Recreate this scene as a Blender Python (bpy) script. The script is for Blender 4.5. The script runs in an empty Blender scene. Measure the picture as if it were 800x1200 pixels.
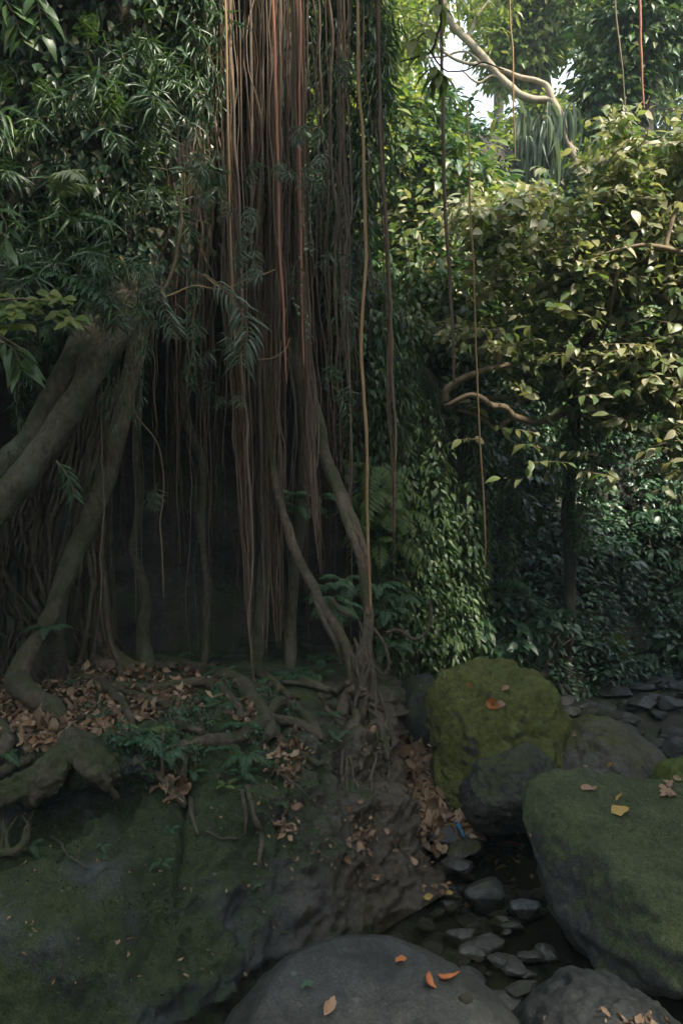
import bpy, bmesh, math, random
import numpy as np
from mathutils import Vector, Matrix, Euler
from mathutils.bvhtree import BVHTree

random.seed(11)
rng = np.random.default_rng(11)
S = bpy.context.scene
COL = S.collection
F, CZ = 1039.0, 2.2                     # lens in photo pixels, eye height


def at(px, py, Y):
    return np.array([(px - 400) * Y / F, Y, CZ - (py - 600) * Y / F])


# ------------------------------------------------------------------ noise
def _hash(ix, iy, iz):
    h = (ix * 374761393 + iy * 668265263 + iz * 2147483647) & 0xFFFFFFFF
    h = ((h ^ (h >> 13)) * 1274126177) & 0xFFFFFFFF
    h = ((h ^ (h >> 16)) * 2246822519) & 0xFFFFFFFF
    return ((h ^ (h >> 15)) & 0xFFFFFF) / float(0xFFFFFF) * 2 - 1


def vnoise(p):
    p = np.asarray(p, float)
    i = np.floor(p).astype(np.int64)
    f = p - i
    u = f * f * f * (f * (f * 6 - 15) + 10)
    r = 0
    for dx in (0, 1):
        for dy in (0, 1):
            for dz in (0, 1):
                w = (u[:, 0] if dx else 1 - u[:, 0]) * (u[:, 1] if dy else 1 - u[:, 1]) * (u[:, 2] if dz else 1 - u[:, 2])
                r = r + w * _hash(i[:, 0] + dx, i[:, 1] + dy, i[:, 2] + dz)
    return r


def fbm(p, o=4, g=.5, l=2.03):
    p = np.asarray(p, float)
    a, r = 1.0, 0
    for k in range(o):
        r = r + a * vnoise(p + 17.3 * k)
        p = p * l
        a *= g
    return r


def ss(a, b, x):
    t = np.clip((np.asarray(x, float) - a) / (b - a), 0, 1)
    return t * t * (3 - 2 * t)


def norm(v):
    return v / np.maximum(np.linalg.norm(v, axis=-1, keepdims=True), 1e-9)


# ------------------------------------------------------------------ mesh builder
class MB:
    def __init__(s):
        s.v, s.f, s.m, s.n = [], [], [], 0

    def add(s, v, faces, mat=0):
        v = np.asarray(v, float).reshape(-1, 3)
        for f in (faces if isinstance(faces, (list, tuple)) else [faces]):
            f = np.asarray(f, np.int64)
            s.f.append(f + s.n)
            s.m.append(np.full(len(f), mat))
        s.v.append(v)
        s.n += len(v)

    def mesh(s, name, mats, origin=(0, 0, 0), smooth=True):
        me = bpy.data.meshes.new(name)
        v = np.concatenate(s.v) - np.asarray(origin, float)
        me.vertices.add(len(v))
        me.vertices.foreach_set('co', v.astype(np.float32).ravel())
        loops = np.concatenate([f.ravel() for f in s.f])
        sizes = np.concatenate([np.full(len(f), f.shape[1]) for f in s.f])
        starts = np.concatenate([[0], np.cumsum(sizes)[:-1]])
        me.loops.add(len(loops))
        me.loops.foreach_set('vertex_index', loops.astype(np.int32))
        me.polygons.add(len(sizes))
        me.polygons.foreach_set('loop_start', starts.astype(np.int32))
        me.polygons.foreach_set('material_index', np.concatenate(s.m).astype(np.int32))
        me.polygons.foreach_set('use_smooth', np.full(len(sizes), smooth))
        for m in (mats if isinstance(mats, (list, tuple)) else [mats]):
            me.materials.append(m)
        me.update(calc_edges=True)
        me.validate()
        return me


def link(name, me, parent=None, loc=(0, 0, 0)):
    o = bpy.data.objects.new(name, me)
    COL.objects.link(o)
    o.location = loc
    if parent is not None:
        o.parent = parent
    return o


def tag(o, label=None, cat=None, group=None, kind=None):
    if label: o['label'] = label
    if cat: o['category'] = cat
    if group: o['group'] = group
    if kind: o['kind'] = kind
    return o


def thing(name, label, cat, loc=(0, 0, 0), group=None):
    o = bpy.data.objects.new(name, None)
    COL.objects.link(o)
    o.location = [float(c) for c in loc]
    return tag(o, label, cat, group)


def part(name, mb, mats, root, smooth=True):
    """a mesh built in world space, hung under its thing"""
    return link(name, mb.mesh(name, mats, root.location, smooth), root)


def solo(name, mb, mats, label, cat, group=None, smooth=True, origin=None):
    if origin is None:
        v = np.concatenate(mb.v)
        origin = (v.min(0) + v.max(0)) / 2
        origin[2] = v[:, 2].min()
    o = link(name, mb.mesh(name, mats, origin, smooth), None, [float(c) for c in origin])
    return tag(o, label, cat, group)


def kids(o):
    return CH.get(o.name, [])


CH = {}


def dup(root, loc, rot=(0, 0, 0), scale=1.0, label=None, group=None):
    r = root.copy()
    COL.objects.link(r)
    r.location = [float(c) for c in loc]
    r.rotation_euler = rot
    r.scale = (scale,) * 3 if np.isscalar(scale) else scale
    if label: r['label'] = label
    if group: r['group'] = group
    for c in kids(root):
        d = c.copy()
        COL.objects.link(d)
        d.parent = r
    return r


# ------------------------------------------------------------------ materials
def nt(name):
    m = bpy.data.materials.new(name)
    m.use_nodes = True
    t = m.node_tree
    t.nodes.clear()
    out = t.nodes.new('ShaderNodeOutputMaterial')
    return m, t, out


def N(t, typ, **kw):
    n = t.nodes.new('ShaderNode' + typ)
    for k, v in kw.items():
        if k in n.inputs.keys():
            n.inputs[k].default_value = v
        else:
            setattr(n, k, v)
    return n


def ramp(t, fac, stops, interp='LINEAR'):
    r = t.nodes.new('ShaderNodeValToRGB')
    r.color_ramp.interpolation = interp
    e = r.color_ramp.elements
    while len(e) < len(stops): e.new(.5)
    for q, (p, c) in zip(e, stops):
        q.position = p
        q.color = (*c, 1) if len(c) == 3 else c
    t.links.new(fac, r.inputs[0])
    return r


def leafmat(name, cols, rough=.42, trans=.25, spec=.5, tcol=(1.25, 1.35, .7)):
    m, t, out = nt(name)
    g = N(t, 'NewGeometry')
    n = len(cols)
    r = ramp(t, g.outputs['Random Per Island'], [(i / max(1, n - 1), c) for i, c in enumerate(cols)])
    p = N(t, 'BsdfPrincipled', Roughness=rough)
    p.inputs['Specular IOR Level'].default_value = spec
    t.links.new(r.outputs[0], p.inputs['Base Color'])
    tc = N(t, 'Mix', data_type='RGBA', blend_type='MULTIPLY')
    tc.inputs['Factor'].default_value = 1
    t.links.new(r.outputs[0], tc.inputs['A'])
    tc.inputs['B'].default_value = (*tcol, 1)
    tr = N(t, 'BsdfTranslucent')
    t.links.new(tc.outputs['Result'], tr.inputs['Color'])
    mx = N(t, 'MixShader', Fac=trans)
    t.links.new(p.outputs[0], mx.inputs[1])
    t.links.new(tr.outputs[0], mx.inputs[2])
    t.links.new(mx.outputs[0], out.inputs[0])
    return m


def barkmat(name, c1, c2, c3=None, scale=9, stretch=.15, bump=.5, rough=.85, moss=None, rnd=0.0):
    m, t, out = nt(name)
    tc = N(t, 'TexCoord')
    mp = N(t, 'Mapping')
    mp.inputs['Scale'].default_value = (1, 1, stretch)
    t.links.new(tc.outputs['Object'], mp.inputs[0])
    n1 = N(t, 'TexNoise', Scale=scale * 4, Detail=6.0, Roughness=.65)
    t.links.new(mp.outputs[0], n1.inputs['Vector'])
    n2 = N(t, 'TexNoise', Scale=2.3, Detail=4.0)
    t.links.new(tc.outputs['Object'], n2.inputs['Vector'])
    r = ramp(t, n1.outputs[0], [(.3, c1), (.62, c2)])
    col = r.outputs[0]
    if c3 is not None:
        mx = N(t, 'Mix', data_type='RGBA')
        rr = ramp(t, n2.outputs[0], [(.45, (0, 0, 0)), (.65, (1, 1, 1))])
        t.links.new(rr.outputs[0], mx.inputs['Factor'])
        t.links.new(col, mx.inputs['A'])
        mx.inputs['B'].default_value = (*c3, 1)
        col = mx.outputs['Result']
    if moss is not None:
        ge = N(t, 'NewGeometry')
        sx = N(t, 'SeparateXYZ')
        t.links.new(ge.outputs['Normal'], sx.inputs[0])
        n3 = N(t, 'TexNoise', Scale=5.0, Detail=5.0)
        t.links.new(tc.outputs['Object'], n3.inputs['Vector'])
        ad = N(t, 'Math', operation='MULTIPLY_ADD')
        t.links.new(sx.outputs[2], ad.inputs[0])
        ad.inputs[1].default_value = .12
        t.links.new(n3.outputs[0], ad.inputs[2])
        rr = ramp(t, ad.outputs[0], [(.48, (0, 0, 0)), (.66, (.85, .85, .85))])
        mx = N(t, 'Mix', data_type='RGBA')
        t.links.new(rr.outputs[0], mx.inputs['Factor'])
        t.links.new(col, mx.inputs['A'])
        mx.inputs['B'].default_value = (*moss, 1)
        col = mx.outputs['Result']
    if rnd:
        oi = N(t, 'ObjectInfo')
        hs = N(t, 'HueSaturation')
        ma = N(t, 'MapRange')
        t.links.new(oi.outputs['Random'], ma.inputs[0])
        ma.inputs[3].default_value = 1 - rnd
        ma.inputs[4].default_value = 1 + rnd
        t.links.new(ma.outputs[0], hs.inputs['Value'])
        ms = N(t, 'MapRange')
        t.links.new(oi.outputs['Random'], ms.inputs[0])
        ms.inputs[3].default_value = 1.15
        ms.inputs[4].default_value = .7
        t.links.new(ms.outputs[0], hs.inputs['Saturation'])
        t.links.new(col, hs.inputs['Color'])
        col = hs.outputs[0]
    p = N(t, 'BsdfPrincipled', Roughness=rough)
    p.inputs['Specular IOR Level'].default_value = .3
    t.links.new(col, p.inputs['Base Color'])
    b = N(t, 'Bump', Strength=bump, Distance=.035)
    hh = N(t, 'Math', operation='MULTIPLY_ADD')
    t.links.new(n2.outputs[0], hh.inputs[0])
    hh.inputs[1].default_value = 1.5
    t.links.new(n1.outputs[0], hh.inputs[2])
    t.links.new(hh.outputs[0], b.inputs['Height'])
    t.links.new(b.outputs[0], p.inputs['Normal'])
    t.links.new(p.outputs[0], out.inputs[0])
    return m


def rockmat(name, rock, rock2, moss, moss2, amount=.5, up=.25, scale=2.0, rough=.75, soil=None, soil_dir=None, bump=.6, spec=.35):
    """grey rock under patches of moss; amount 0..1 of moss, more of it on upward faces"""
    m, t, out = nt(name)
    L = t.links.new
    tc = N(t, 'TexCoord')
    ge = N(t, 'NewGeometry')
    pos = ge.outputs['Position']
    nf = N(t, 'TexNoise', Scale=28.0, Detail=8.0, Roughness=.7)
    L(pos, nf.inputs['Vector'])
    nm = N(t, 'TexNoise', Scale=scale, Detail=7.0, Roughness=.62, Distortion=.4)
    L(pos, nm.inputs['Vector'])
    nb = N(t, 'TexNoise', Scale=5.5, Detail=5.0, Roughness=.6)
    L(pos, nb.inputs['Vector'])
    vt = N(t, 'TexVoronoi', Scale=90.0)
    L(pos, vt.inputs['Vector'])
    rc = ramp(t, nf.outputs[0], [(.3, rock), (.7, rock2)])
    stain = ramp(t, nb.outputs[0], [(.35, (.55, .55, .55)), (.62, (1.15, 1.12, 1.08))])
    rm = N(t, 'Mix', data_type='RGBA', blend_type='MULTIPLY')
    rm.inputs['Factor'].default_value = .8
    L(rc.outputs[0], rm.inputs['A'])
    L(stain.outputs[0], rm.inputs['B'])
    base = rm.outputs['Result']
    if soil is not None:
        sx0 = N(t, 'SeparateXYZ')
        L(pos, sx0.inputs[0])
        a = N(t, 'Math', operation='MULTIPLY_ADD')
        L(nb.outputs[0], a.inputs[0])
        a.inputs[1].default_value = .9
        L(sx0.outputs[0], a.inputs[2])
        sr = N(t, 'MapRange', interpolation_type='SMOOTHSTEP')
        L(a.outputs[0], sr.inputs[0])
        sr.inputs[1].default_value, sr.inputs[2].default_value = soil_dir
        ms = N(t, 'Mix', data_type='RGBA')
        L(sr.outputs[0], ms.inputs['Factor'])
        L(base, ms.inputs['A'])
        sc = ramp(t, nf.outputs[0], [(.3, tuple(c * .6 for c in soil)), (.7, tuple(c * 1.3 for c in soil))])
        L(sc.outputs[0], ms.inputs['B'])
        base = ms.outputs['Result']
        keep_soil = sr.outputs[0]
    sx = N(t, 'SeparateXYZ')
    L(ge.outputs['Normal'], sx.inputs[0])
    a1 = N(t, 'Math', operation='MULTIPLY_ADD')
    L(sx.outputs[2], a1.inputs[0])
    a1.inputs[1].default_value = up
    L(nm.outputs[0], a1.inputs[2])
    a2 = N(t, 'Math', operation='MULTIPLY_ADD')
    L(nf.outputs[0], a2.inputs[0])
    a2.inputs[1].default_value = .22
    L(a1.outputs[0], a2.inputs[2])
    if soil is not None:
        a3 = N(t, 'Math', operation='MULTIPLY_ADD')
        L(keep_soil, a3.inputs[0])
        a3.inputs[1].default_value = -.16
        L(a2.outputs[0], a3.inputs[2])
        a2 = a3
    th = .95 - amount * .6
    mr = N(t, 'MapRange', interpolation_type='SMOOTHSTEP')
    L(a2.outputs[0], mr.inputs[0])
    mr.inputs[1].default_value = th - .1
    mr.inputs[2].default_value = th + .1
    mc = ramp(t, nf.outputs[0], [(.28, moss), (.7, moss2)])
    mv = N(t, 'Mix', data_type='RGBA', blend_type='MULTIPLY')
    mv.inputs['Factor'].default_value = .55
    L(mc.outputs[0], mv.inputs['A'])
    L(stain.outputs[0], mv.inputs['B'])
    mx = N(t, 'Mix', data_type='RGBA')
    L(mr.outputs[0], mx.inputs['Factor'])
    L(base, mx.inputs['A'])
    L(mv.outputs['Result'], mx.inputs['B'])
    vs = N(t, 'TexVoronoi', Scale=13.0)
    vs.inputs['Randomness'].default_value = 1
    L(pos, vs.inputs['Vector'])
    ng = N(t, 'TexNoise', Scale=120.0, Detail=3.0)
    L(pos, ng.inputs['Vector'])
    gr = ramp(t, ng.outputs[0], [(.32, (.5, .5, .5)), (.5, (1, 1, 1)), (.68, (1.6, 1.6, 1.55))])
    mg = N(t, 'Mix', data_type='RGBA', blend_type='MULTIPLY')
    mg.inputs['Factor'].default_value = .75
    L(mx.outputs['Result'], mg.inputs['A'])
    L(gr.outputs[0], mg.inputs['B'])
    ls = ramp(t, vs.outputs['Distance'], [(.1, (1, 1, 1)), (.16, (0, 0, 0))])
    lw = N(t, 'Math', operation='MULTIPLY')
    L(ls.outputs[0], lw.inputs[0])
    lk = ramp(t, nb.outputs[0], [(.5, (0, 0, 0)), (.62, (.55, .55, .55))])
    L(lk.outputs[0], lw.inputs[1])
    mx2 = N(t, 'Mix', data_type='RGBA')
    L(lw.outputs[0], mx2.inputs['Factor'])
    L(mg.outputs['Result'], mx2.inputs['A'])
    mx2.inputs['B'].default_value = (*[min(1, 2.0 * c) for c in rock2], 1)
    p = N(t, 'BsdfPrincipled')
    p.inputs['Specular IOR Level'].default_value = spec
    L(mx2.outputs['Result'], p.inputs['Base Color'])
    ro = N(t, 'MapRange')
    L(mr.outputs[0], ro.inputs[0])
    ro.inputs[3].default_value = rough
    ro.inputs[4].default_value = .95
    L(ro.outputs[0], p.inputs['Roughness'])
    h = N(t, 'Math', operation='MULTIPLY_ADD')
    L(vt.outputs['Distance'], h.inputs[0])
    h.inputs[1].default_value = -.12
    L(nf.outputs[0], h.inputs[2])
    h2 = N(t, 'Math', operation='MULTIPLY_ADD')
    L(nb.outputs[0], h2.inputs[0])
    h2.inputs[1].default_value = 1.0
    L(h.outputs[0], h2.inputs[2])
    h3 = N(t, 'Math', operation='MULTIPLY_ADD')
    L(ng.outputs[0], h3.inputs[0])
    h3.inputs[1].default_value = .35
    L(h2.outputs[0], h3.inputs[2])
    h2 = h3
    b = N(t, 'Bump', Strength=bump, Distance=.03)
    L(h2.outputs[0], b.inputs['Height'])
    L(b.outputs[0], p.inputs['Normal'])
    L(p.outputs[0], out.inputs[0])
    return m


M = {}
M['narrow'] = leafmat('narrow_leaf', [(.035, .072, .04), (.05, .098, .05), (.062, .115, .055), (.09, .15, .05)], .36, .22)
M['narrow_light'] = leafmat('narrow_leaf_young', [(.06, .12, .035), (.09, .17, .04), (.14, .2, .05)], .4, .35)
M['creeper'] = leafmat('creeper_leaf', [(.03, .06, .037), (.04, .08, .045), (.055, .1, .05), (.07, .115, .055), (.13, .1, .065)], .33, .18)
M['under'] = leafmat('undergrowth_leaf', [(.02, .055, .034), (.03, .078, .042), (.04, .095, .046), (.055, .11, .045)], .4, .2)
M['vine'] = leafmat('vine_leaf', [(.028, .065, .034), (.045, .095, .04), (.07, .13, .048), (.11, .16, .06), (.04, .085, .04)], .46, .28, .4)
M['pale'] = leafmat('pale_broad_leaf', [(.06, .11, .038), (.1, .15, .052), (.16, .19, .075), (.25, .25, .13), (.4, .37, .25), (.12, .16, .055)], .42, .35, .5)
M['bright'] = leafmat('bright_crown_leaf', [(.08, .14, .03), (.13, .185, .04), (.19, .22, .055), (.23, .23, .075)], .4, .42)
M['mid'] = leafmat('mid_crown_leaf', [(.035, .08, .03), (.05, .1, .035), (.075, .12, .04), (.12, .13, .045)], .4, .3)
M['darkleaf'] = leafmat('dark_crown_leaf', [(.025, .055, .03), (.035, .075, .036), (.05, .09, .04)], .42, .22)
M['fern'] = leafmat('fern_leaf', [(.03, .085, .04), (.045, .11, .045), (.06, .125, .045)], .5, .28)
M['fern_light'] = leafmat('light_fern_leaf', [(.1, .17, .045), (.13, .19, .05), (.16, .21, .06)], .5, .32)
M['grey_leaf'] = leafmat('grey_green_leaf', [(.1, .14, .1), (.13, .17, .12), (.16, .2, .15)], .4, .25)
M['litter'] = leafmat('dry_leaf', [(.06, .04, .026), (.15, .095, .058), (.28, .18, .115), (.36, .25, .165), (.22, .12, .062), (.11, .07, .045), (.4, .295, .2)], .7, .08, .25, (1, 1, 1))
M['orange'] = leafmat('orange_dry_leaf', [(.42, .15, .05), (.36, .12, .045)], .6, .1, .3, (1, 1, 1))
M['yellow_leaf'] = leafmat('yellow_fallen_leaf', [(.42, .27, .07), (.36, .26, .1)], .6, .1, .3, (1, 1, 1))
M['tan'] = leafmat('tan_dry_leaf', [(.3, .18, .12), (.34, .22, .14), (.26, .15, .1)], .65, .08, .3, (1, 1, 1))
M['fig'] = barkmat('fig_bark', (.05, .043, .033), (.14, .118, .088), (.13, .128, .09), 8, .45, 1.0, .8, (.06, .072, .026))
M['figroot'] = barkmat('fig_root_bark', (.05, .04, .03), (.155, .12, .088), (.11, .092, .066), 8, .6, .9, .8, (.055, .062, .026))
M['hang'] = barkmat('hanging_root_bark', (.08, .052, .033), (.18, .12, .076), None, 16, .06, .7, .85, None, .45)
M['red'] = barkmat('red_root_bark', (.24, .1, .065), (.38, .17, .11), None, 12, .08, .4, .7)
M['ochre'] = barkmat('ochre_root_bark', (.24, .155, .08), (.36, .24, .13), None, 12, .08, .4, .8)
M['pale_bark'] = barkmat('pale_tree_bark', (.2, .16, .115), (.38, .31, .23), (.27, .24, .17), 7, .6, .4, .85)
M['dark_bark'] = barkmat('dark_tree_bark', (.022, .019, .015), (.06, .05, .036), (.035, .038, .025), 6, .3, .5, .9)
M['twig'] = barkmat('twig_bark', (.12, .09, .055), (.22, .17, .11), None, 14, .3, .3, .85)
M['stem_green'] = barkmat('green_stem', (.06, .08, .035), (.1, .12, .05), None, 14, .3, .2, .6)
M['bank'] = rockmat('mossy_bank_rock', (.02, .024, .025), (.08, .087, .09), (.018, .03, .013), (.05, .068, .025), .56, .12, 1.8, .4, (.072, .056, .04), (-.2, .8))
M['cliff'] = rockmat('dark_cliff_rock', (.03, .027, .024), (.075, .066, .056), (.022, .035, .016), (.045, .06, .024), .42, .2, 1.2, .85)
M['ground'] = rockmat('ravine_soil', (.022, .02, .017), (.055, .047, .038), (.022, .034, .016), (.04, .055, .022), .45, .1, 1.0, .8)
M['boulder_yellow'] = rockmat('yellow_moss_boulder', (.045, .046, .04), (.125, .123, .11), (.052, .066, .02), (.15, .158, .042), .72, .3, 2.2, .8)
M['boulder_brown'] = rockmat('brown_grey_boulder', (.06, .055, .047), (.15, .137, .118), (.055, .06, .024), (.105, .11, .042), .28, .2, 2.0, .75)
M['boulder_dark'] = rockmat('dark_boulder', (.03, .031, .028), (.08, .08, .072), (.036, .045, .02), (.065, .075, .03), .2, .25, 2.4, .75)
M['boulder_big'] = rockmat('big_mossy_boulder', (.028, .03, .029), (.082, .085, .08), (.036, .05, .022), (.085, .1, .045), .42, .3, 1.7, .8)
M['boulder_green'] = rockmat('green_moss_boulder', (.06, .06, .05), (.12, .12, .1), (.055, .075, .017), (.12, .145, .032), .85, .25, 2.2, .8)
M['slab'] = rockmat('smooth_grey_slab', (.024, .026, .025), (.05, .052, .049), (.06, .065, .035), (.1, .1, .06), .08, .05, 1.5, .55, bump=.25)
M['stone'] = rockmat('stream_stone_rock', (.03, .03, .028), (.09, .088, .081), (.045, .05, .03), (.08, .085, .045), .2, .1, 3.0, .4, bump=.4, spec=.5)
M['stone_dark'] = rockmat('painted_shade_wet_stone', (.014, .015, .015), (.045, .047, .046), (.02, .028, .014), (.035, .045, .02), .3, .1, 3.0, .5, bump=.4)  # shade of the upstream bed put into this darker stone colour
M['stone_blue'] = rockmat('blue_grey_stone', (.055, .06, .063), (.13, .142, .148), (.05, .055, .035), (.08, .085, .05), .08, .1, 3.0, .42, bump=.4, spec=.5)

# ------------------------------------------------------------------ camera, world, sun
cam = bpy.data.cameras.new('camera')
cam.sensor_fit = 'VERTICAL'
cam.sensor_height = 36
cam.lens = 36 * F / 1200
cam.clip_end = 1000
co = bpy.data.objects.new('camera', cam)
COL.objects.link(co)
co.location = (0, 0, CZ)
co.rotation_euler = (math.radians(90), 0, 0)
S.camera = co

SUN_EL, SUN_AZ = 52, 125          # azimuth: degrees clockwise from +Y (into the picture), so 90 is the right hand
w = bpy.data.worlds.new('World')
S.world = w
w.use_nodes = True
t = w.node_tree
bg = t.nodes['Background']
sky = t.nodes.new('ShaderNodeTexSky')
sky.sky_type = 'NISHITA'
sky.sun_disc = False
sky.sun_elevation = math.radians(SUN_EL)
sky.sun_rotation = math.radians(SUN_AZ)
sky.air_density = 1.0
sky.dust_density = 1.2
sky.ozone_density = 3.0
wc = t.nodes.new('ShaderNodeTexCoord')
cn = t.nodes.new('ShaderNodeTexNoise')                       # thin bright cloud over the blue
cn.inputs['Scale'].default_value = 2.6
cn.inputs['Detail'].default_value = 6
t.links.new(wc.outputs['Generated'], cn.inputs['Vector'])
cr_ = ramp(t, cn.outputs[0], [(.3, (.3, .3, .3)), (.6, (.85, .85, .85))])
cm = t.nodes.new('ShaderNodeMix')
cm.data_type = 'RGBA'
t.links.new(cr_.outputs[0], cm.inputs['Factor'])
t.links.new(sky.outputs[0], cm.inputs['A'])
cm.inputs['B'].default_value = (5.6, 6.0, 6.2, 1)
t.links.new(cm.outputs['Result'], bg.inputs[0])
bg.inputs[1].default_value = .13
sl = bpy.data.lights.new('sun', 'SUN')
sl.energy = 5.0
sl.angle = math.radians(8)
sl.color = (1, .91, .74)
so = bpy.data.objects.new('sun', sl)
COL.objects.link(so)
d = Vector((math.sin(math.radians(SUN_AZ)) * math.cos(math.radians(SUN_EL)), math.cos(math.radians(SUN_AZ)) * math.cos(math.radians(SUN_EL)), math.sin(math.radians(SUN_EL))))
so.rotation_euler = d.to_track_quat('Z', 'Y').to_euler()
so.location = (5, 5, 20)

S.view_settings.view_transform = 'Standard'
S.view_settings.look = 'None'
S.view_settings.exposure = 1.5
S.view_settings.gamma = 1
S.cycles.use_denoising = True
S.cycles.denoiser = 'OPENIMAGEDENOISE'
S.cycles.denoising_prefilter = 'FAST'
S.cycles.max_bounces = 6
S.cycles.diffuse_bounces = 4
S.cycles.glossy_bounces = 2
S.cycles.transmission_bounces = 4
S.cycles.transparent_max_bounces = 6
S.cycles.volume_bounces = 1
S.cycles.caustics_reflective = False
S.cycles.caustics_refractive = False
S.cycles.sample_clamp_indirect = 4

# ------------------------------------------------------------------ terrain
WX = [-60, -9, -5, -3, -1.5, -.6, .1, .5, .9, 1.6, 2.6, 3.8, 5.5, 8, 14, 60]
WY = [8, 8.3, 9.0, 9.2, 9.3, 9.3, 9.3, 9.0, 9.0, 9.3, 9.8, 10.5, 11.5, 12.6, 13.5, 16]
RY = [-60, -10, 3, 6, 8, 9.5, 10.6, 11.6, 13, 60]
RX = [2.6, 2.6, 2.7, 3.0, 4.2, 6.5, 9, 14, 30, 80]


def tz(x, y, noise=True):
    x, y = np.asarray(x, float), np.asarray(y, float)
    p = np.stack([x, y, 0 * x], -1)
    bed = -.06 + .46 * ss(6.2, 12, y)
    if noise:
        bed = bed + .045 * fbm(p * 2.2, 3)
    n = .7 * fbm(p * .55 + 5, 4) if noise else 0
    s = (y - np.interp(x, WX, WY)) * .85 + n * .5
    steep = np.interp(x, [-1, .8, 2, 5], [3.5, 2.4, 2.0, 1.7])
    h = np.where(s > 0, np.minimum(steep * s, np.interp(x, [.3, 2], [5.2, 6.6]) + .25 * s), 0)
    h = np.where(s > 60, 5.6 + 13 + 0 * s, h)
    r = x - np.interp(y, RY, RX) + n * .3
    h = h + np.where(r > 0, np.minimum(1.0 * r, 4.5 + .2 * np.minimum(r, 60)), 0)
    l = -4.0 - x
    h = h + np.where((l > 0) & (y < np.interp(x, WX, WY)), np.minimum(1.1 * l, 5) * ss(8, 5, y), 0)
    b = -5 - y  # unseen rise behind the camera, shaped to block low sky light
    h = h + np.where(b > 0, np.minimum(.8 * b, 5), 0)
    return bed + h + (.25 * n * ss(.5, 3, h) if noise else 0)


def sinhspace(c, lo, hi, n, k):
    u = np.linspace(-1, 1, n)
    v = np.sinh(u * k) / np.sinh(k)
    return np.where(v < 0, c + v * (c - lo), c + v * (hi - c))


def grid_faces(nr, nc):
    i = np.arange(nr * nc).reshape(nr, nc)
    return np.stack([i[:-1, :-1].ravel(), i[:-1, 1:].ravel(), i[1:, 1:].ravel(), i[1:, :-1].ravel()], -1)


gx, gy = sinhspace(1.2, -60, 60, 300, 3.6), sinhspace(7.5, -50, 75, 300, 3.6)
X, Y = np.meshgrid(gx, gy)
Z = tz(X.ravel(), Y.ravel())
mb = MB()
GV = np.stack([X.ravel(), Y.ravel(), Z], -1)
GF = grid_faces(300, 300)
mb.add(GV, GF)
tag(link('ground', mb.mesh('ground', M['ground'])), 'dark soil and stone floor of the ravine rising into wooded slopes', None, None, 'structure')


def bvh(v, f):
    return BVHTree.FromPolygons([tuple(a) for a in v], [tuple(int(b) for b in a) for a in f])


TREES = [bvh(GV, GF)]


def hit(px, py, trees=None):
    d = Vector(at(px, py, 1.0)) - Vector((0, 0, CZ))
    d.normalize()
    best = None
    for T in (trees or TREES):
        l, n, i, ds = T.ray_cast(Vector((0, 0, CZ)), d)
        if l is not None and (best is None or ds < best[2]):
            best = (np.array(l), np.array(n), ds)
    return best


def drop(x, y, z0=3.0, trees=None):
    best = None
    for T in (trees or TREES):
        l, n, i, ds = T.ray_cast(Vector((x, y, z0)), Vector((0, 0, -1)))
        if l is not None and (best is None or l[2] > best[0][2]):
            best = (np.array(l), np.array(n))
    return best


def catmull(P, n):
    """n points along a smooth curve through P (k x m)"""
    P = np.asarray(P, float)
    k = len(P)
    if k == 2:
        return P[0] + (P[1] - P[0]) * np.linspace(0, 1, n)[:, None]
    Q = np.concatenate([[2 * P[0] - P[1]], P, [2 * P[-1] - P[-2]]])
    u = np.linspace(0, k - 1, n)
    i = np.minimum(u.astype(int), k - 2)
    f = (u - i)[:, None]
    a, b, c, d = Q[i], Q[i + 1], Q[i + 2], Q[i + 3]
    return .5 * (2 * b + (c - a) * f + (2 * a - 5 * b + 4 * c - d) * f * f + (3 * b - a - 3 * c + d) * f ** 3)


def surf(rows, nr, nc):
    """rows: r x c x 3 control net -> smooth nr x nc x 3"""
    R = np.stack([catmull(r, nc) for r in rows])
    return np.stack([catmull(R[:, j], nr) for j in range(nc)], 1)


def grid_normals(G):
    du = np.gradient(G, axis=1)
    dv = np.gradient(G, axis=0)
    return norm(np.cross(du, dv))


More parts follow.
